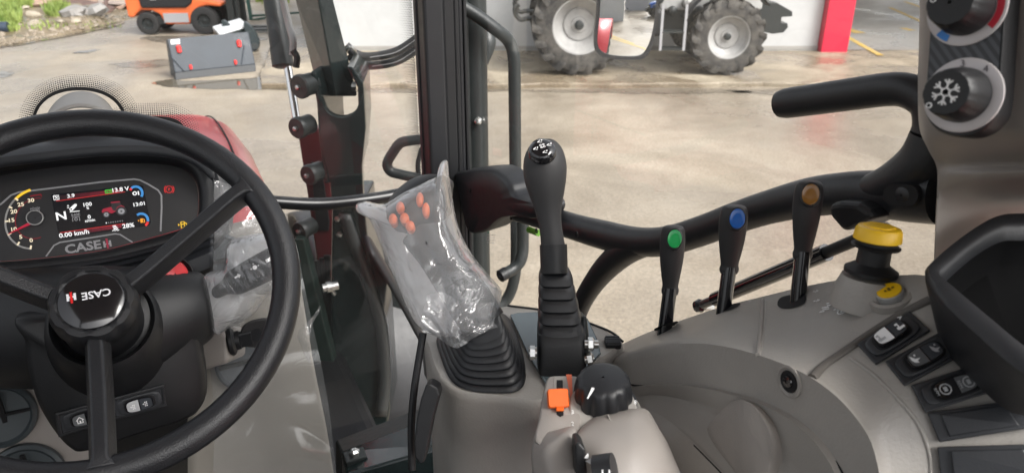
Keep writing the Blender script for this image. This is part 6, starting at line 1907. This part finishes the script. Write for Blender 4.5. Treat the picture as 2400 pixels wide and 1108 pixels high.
ou = (HB(1330, 936) - HB(1282, 938)).normalized()
ov = hn_.cross(ou).normalized()
build(MB().loft([sq(oc + hn_ * (h - .008), .0090 * k, .0080 * k, ou, ov, .22) for h, k in ((0, .97), (.001, 1), (.010, 1), (.0118, .96), (.0125, .9))]), 'slider', ORG, hs3, smooth=40)
build(MB().prism([HB(x, y) + hn_ * .004 for x, y in ((1302, 950), (1320, 950), (1320, 966), (1302, 966))], hn_ * .006), 'slider_tongue', ORG, hs3, smooth=0, bevel=.001)
# lower wing of the box
wg = [[P(x, y, d) for x, y, d in r] for r in (((1252, 1020, .60), (1300, 1008, .59), (1345, 1000, .585), (1356, 1040, .58)), ((1246, 1050, .59), (1290, 1030, .575), (1335, 1020, .57), (1356, 1070, .57)), ((1246, 1090, .58), (1280, 1060, .565), (1335, 1060, .56), (1356, 1100, .56)), ((1258, 1150, .57), (1300, 1140, .55), (1340, 1140, .55), (1360, 1150, .55)))]
wr = [cat(r, 20) for r in wg]
wr = [cat([r[i] for r in wr], 24) for i in range(20)]
build(MB().grid(wr), 'box_wing', BEIP, hl, smooth=60, solid=.004)

ar = thing('armrest_pod', 'smooth grey beige armrest pod with thumb wheel at the bottom', 'armrest', P(1470, 1100, .55))
PR = [[(1372, 992, .615), (1400, 968, .625), (1450, 958, .63), (1490, 954, .63), (1516, 960, .63), (1530, 985, .63)],
      [(1362, 1003, .595), (1400, 980, .600), (1450, 968, .602), (1490, 965, .603), (1522, 975, .610), (1542, 1000, .625)],
      [(1356, 1020, .580), (1400, 1005, .580), (1450, 998, .580), (1495, 996, .582), (1535, 1004, .590), (1560, 1030, .615)],
      [(1354, 1050, .570), (1400, 1040, .562), (1450, 1036, .560), (1500, 1036, .562), (1550, 1045, .575), (1577, 1070, .605)],
      [(1354, 1090, .565), (1400, 1085, .550), (1450, 1082, .547), (1505, 1082, .550), (1562, 1090, .565), (1594, 1110, .600)],
      [(1354, 1160, .560), (1400, 1160, .540), (1450, 1160, .536), (1520, 1160, .540), (1580, 1160, .555), (1618, 1170, .590)]]
prow = []
for r in PR:
    l_, r__ = r[0], r[-1]
    prow.append(cat([P(l_[0] + 3, l_[1] + 6, l_[2] + .09), P(l_[0] - 1, l_[1] + 2, l_[2] + .012)] + [P(*q) for q in r] + [P(r__[0] + 5, r__[1] + 8, r__[2] + .02), P(r__[0] + 4, r__[1] + 10, r__[2] + .12)], 44))
prow = [[q + FWD * .06 - UP * .02 for q in prow[0]]] + prow
pcols = [cat([r[i] for r in prow], 36) for i in range(44)]
build(MB().grid(pcols), 'pod_shell', BEIP, ar, smooth=70)
dimple = cat([P(x, y, d) for x, y, d in ((1425, 972, .5985), (1432, 988, .589), (1445, 990, .5875), (1462, 988, .589), (1468, 968, .601))], 24)
build(MB().tube([q - FWD * .0002 for q in dimple], .0009, 6), 'moulded_tab', BEI, ar)
pt_ = thing('speed_dial', 'large black fluted dial with white pointer on the armrest pod', 'dial', P(1415, 960, .61))
dax = (UP * .98 - FWD * .14 + RGT * -.06).normalized()
dc = P(1413, 950, .632)
dd = build(MB().lathe([(0.03334, -0.01404), (0.03334, -0.00234), (0.03159, 0.00000), (0.00117, 0.00000)], dc - dax * .004, dax, 40, cap=False), 'scale_disc', BEI, ar)
dc2 = dc
for k in range(13):
    a = rad(-40 + 25 * k)
    du_, dv_ = ortho(dax)
    q = du_ * math.cos(a) + dv_ * math.sin(a)
    build(MB().bar(dc - dax * .0036 + q * .029, dc - dax * .0036 + q * .032, .0004, .0002, side=q.cross(dax)), 'scale_tick', WHT, dd, smooth=0)
def dl(t, r, h):
    return 1 - .085 * (0.5 + .5 * math.cos(2 * math.pi * 12 * t)) ** 2.5 if (r > .0225 and h > .0) else 1
build(MB().lathe([(0.02925, -0.00468), (0.02925, 0.00351), (0.02632, 0.00468), (0.02515, 0.00468)], dc, dax, 60, cap=False), 'skirt', BLK, pt_, smooth=40)
dk = build(MB().lathe([(0.0255, 0.002), (0.0252, 0.012), (0.0245, 0.021), (0.0230, 0.0275), (0.0205, 0.0308), (0.0165, 0.0322), (0.001, 0.0328)], dc, dax, 96, cap=False, wob=dl), 'dial_body', BLK, pt_, smooth=60)
pu = (PL(1376, 936, dc + dax * .0330, dax) - PL(1390, 910, dc + dax * .0330, dax)).normalized()
pc = PL(1384, 921, dc + dax * .0326, dax)
pv = dax.cross(pu)
build(MB().prism([pc + pu * x + pv * y for x, y in ((-.006, .0012), (-.0065, 0), (-.006, -.0012), (0.00702, -0.00047), (.0068, 0), (0.00702, 0.00047))], dax * .0008), 'pointer', WHT, dk, smooth=0)
for s, x, y in (('2', 1342, 992), ('3', 1342, 965), ('8', 1489, 942)):
    text(s, P(x, y, .600), RGT, (UP * .8 + FWD * .3).normalized(), .0032, WHT, 'scale_number', ar)
# scale collar behind the numbers
build(MB().loft([sq(P(1415, 1000, .612), .030, .030, RGT, (FWD * .6 + UP * .5).normalized(), .6), sq(P(1415, 975, .610), .029, .030, RGT, (FWD * .6 + UP * .5).normalized(), .6)]), 'collar', BEI, ar, smooth=50, bevel=.002)
th = thing('thumb_wheel', 'ribbed black thumb wheel in the armrest pod', 'switch', P(1418, 1100, .53))
build(MB().tube([P(1396, 1106, .522), P(1440, 1100, .518)], .012, 20), 'wheel_body', BLK, th)
for k in range(2):
    build(MB().bar(P(1412 + 16 * k, 1100, .498), P(1412 + 16 * k, 1112, .498), .0008, .0005), 'white_rib', WHT, th, smooth=0)
sw2 = thing('side_rocker', 'black side rocker switch with white tipping symbol on the pod', 'switch', P(1366, 1070, .54))
build(MB().prism([P(x, y, .535) for x, y in ((1348, 1040), (1358, 1036), (1372, 1050), (1378, 1120), (1350, 1120))], FWD * .03), 'rocker', BLKS, sw2, smooth=0, bevel=.003)
up_icon(P(1378, 1074, .527), RGT, -DWN, -FWD, .0028, [[(-1, .2), (0, 1.6), (.2, .8), (.1, -.1)], [(-.6, -.6), (1, -1.6), (1, -.3), (.7, .2)]], WHT, 'printed_symbol', sw2)
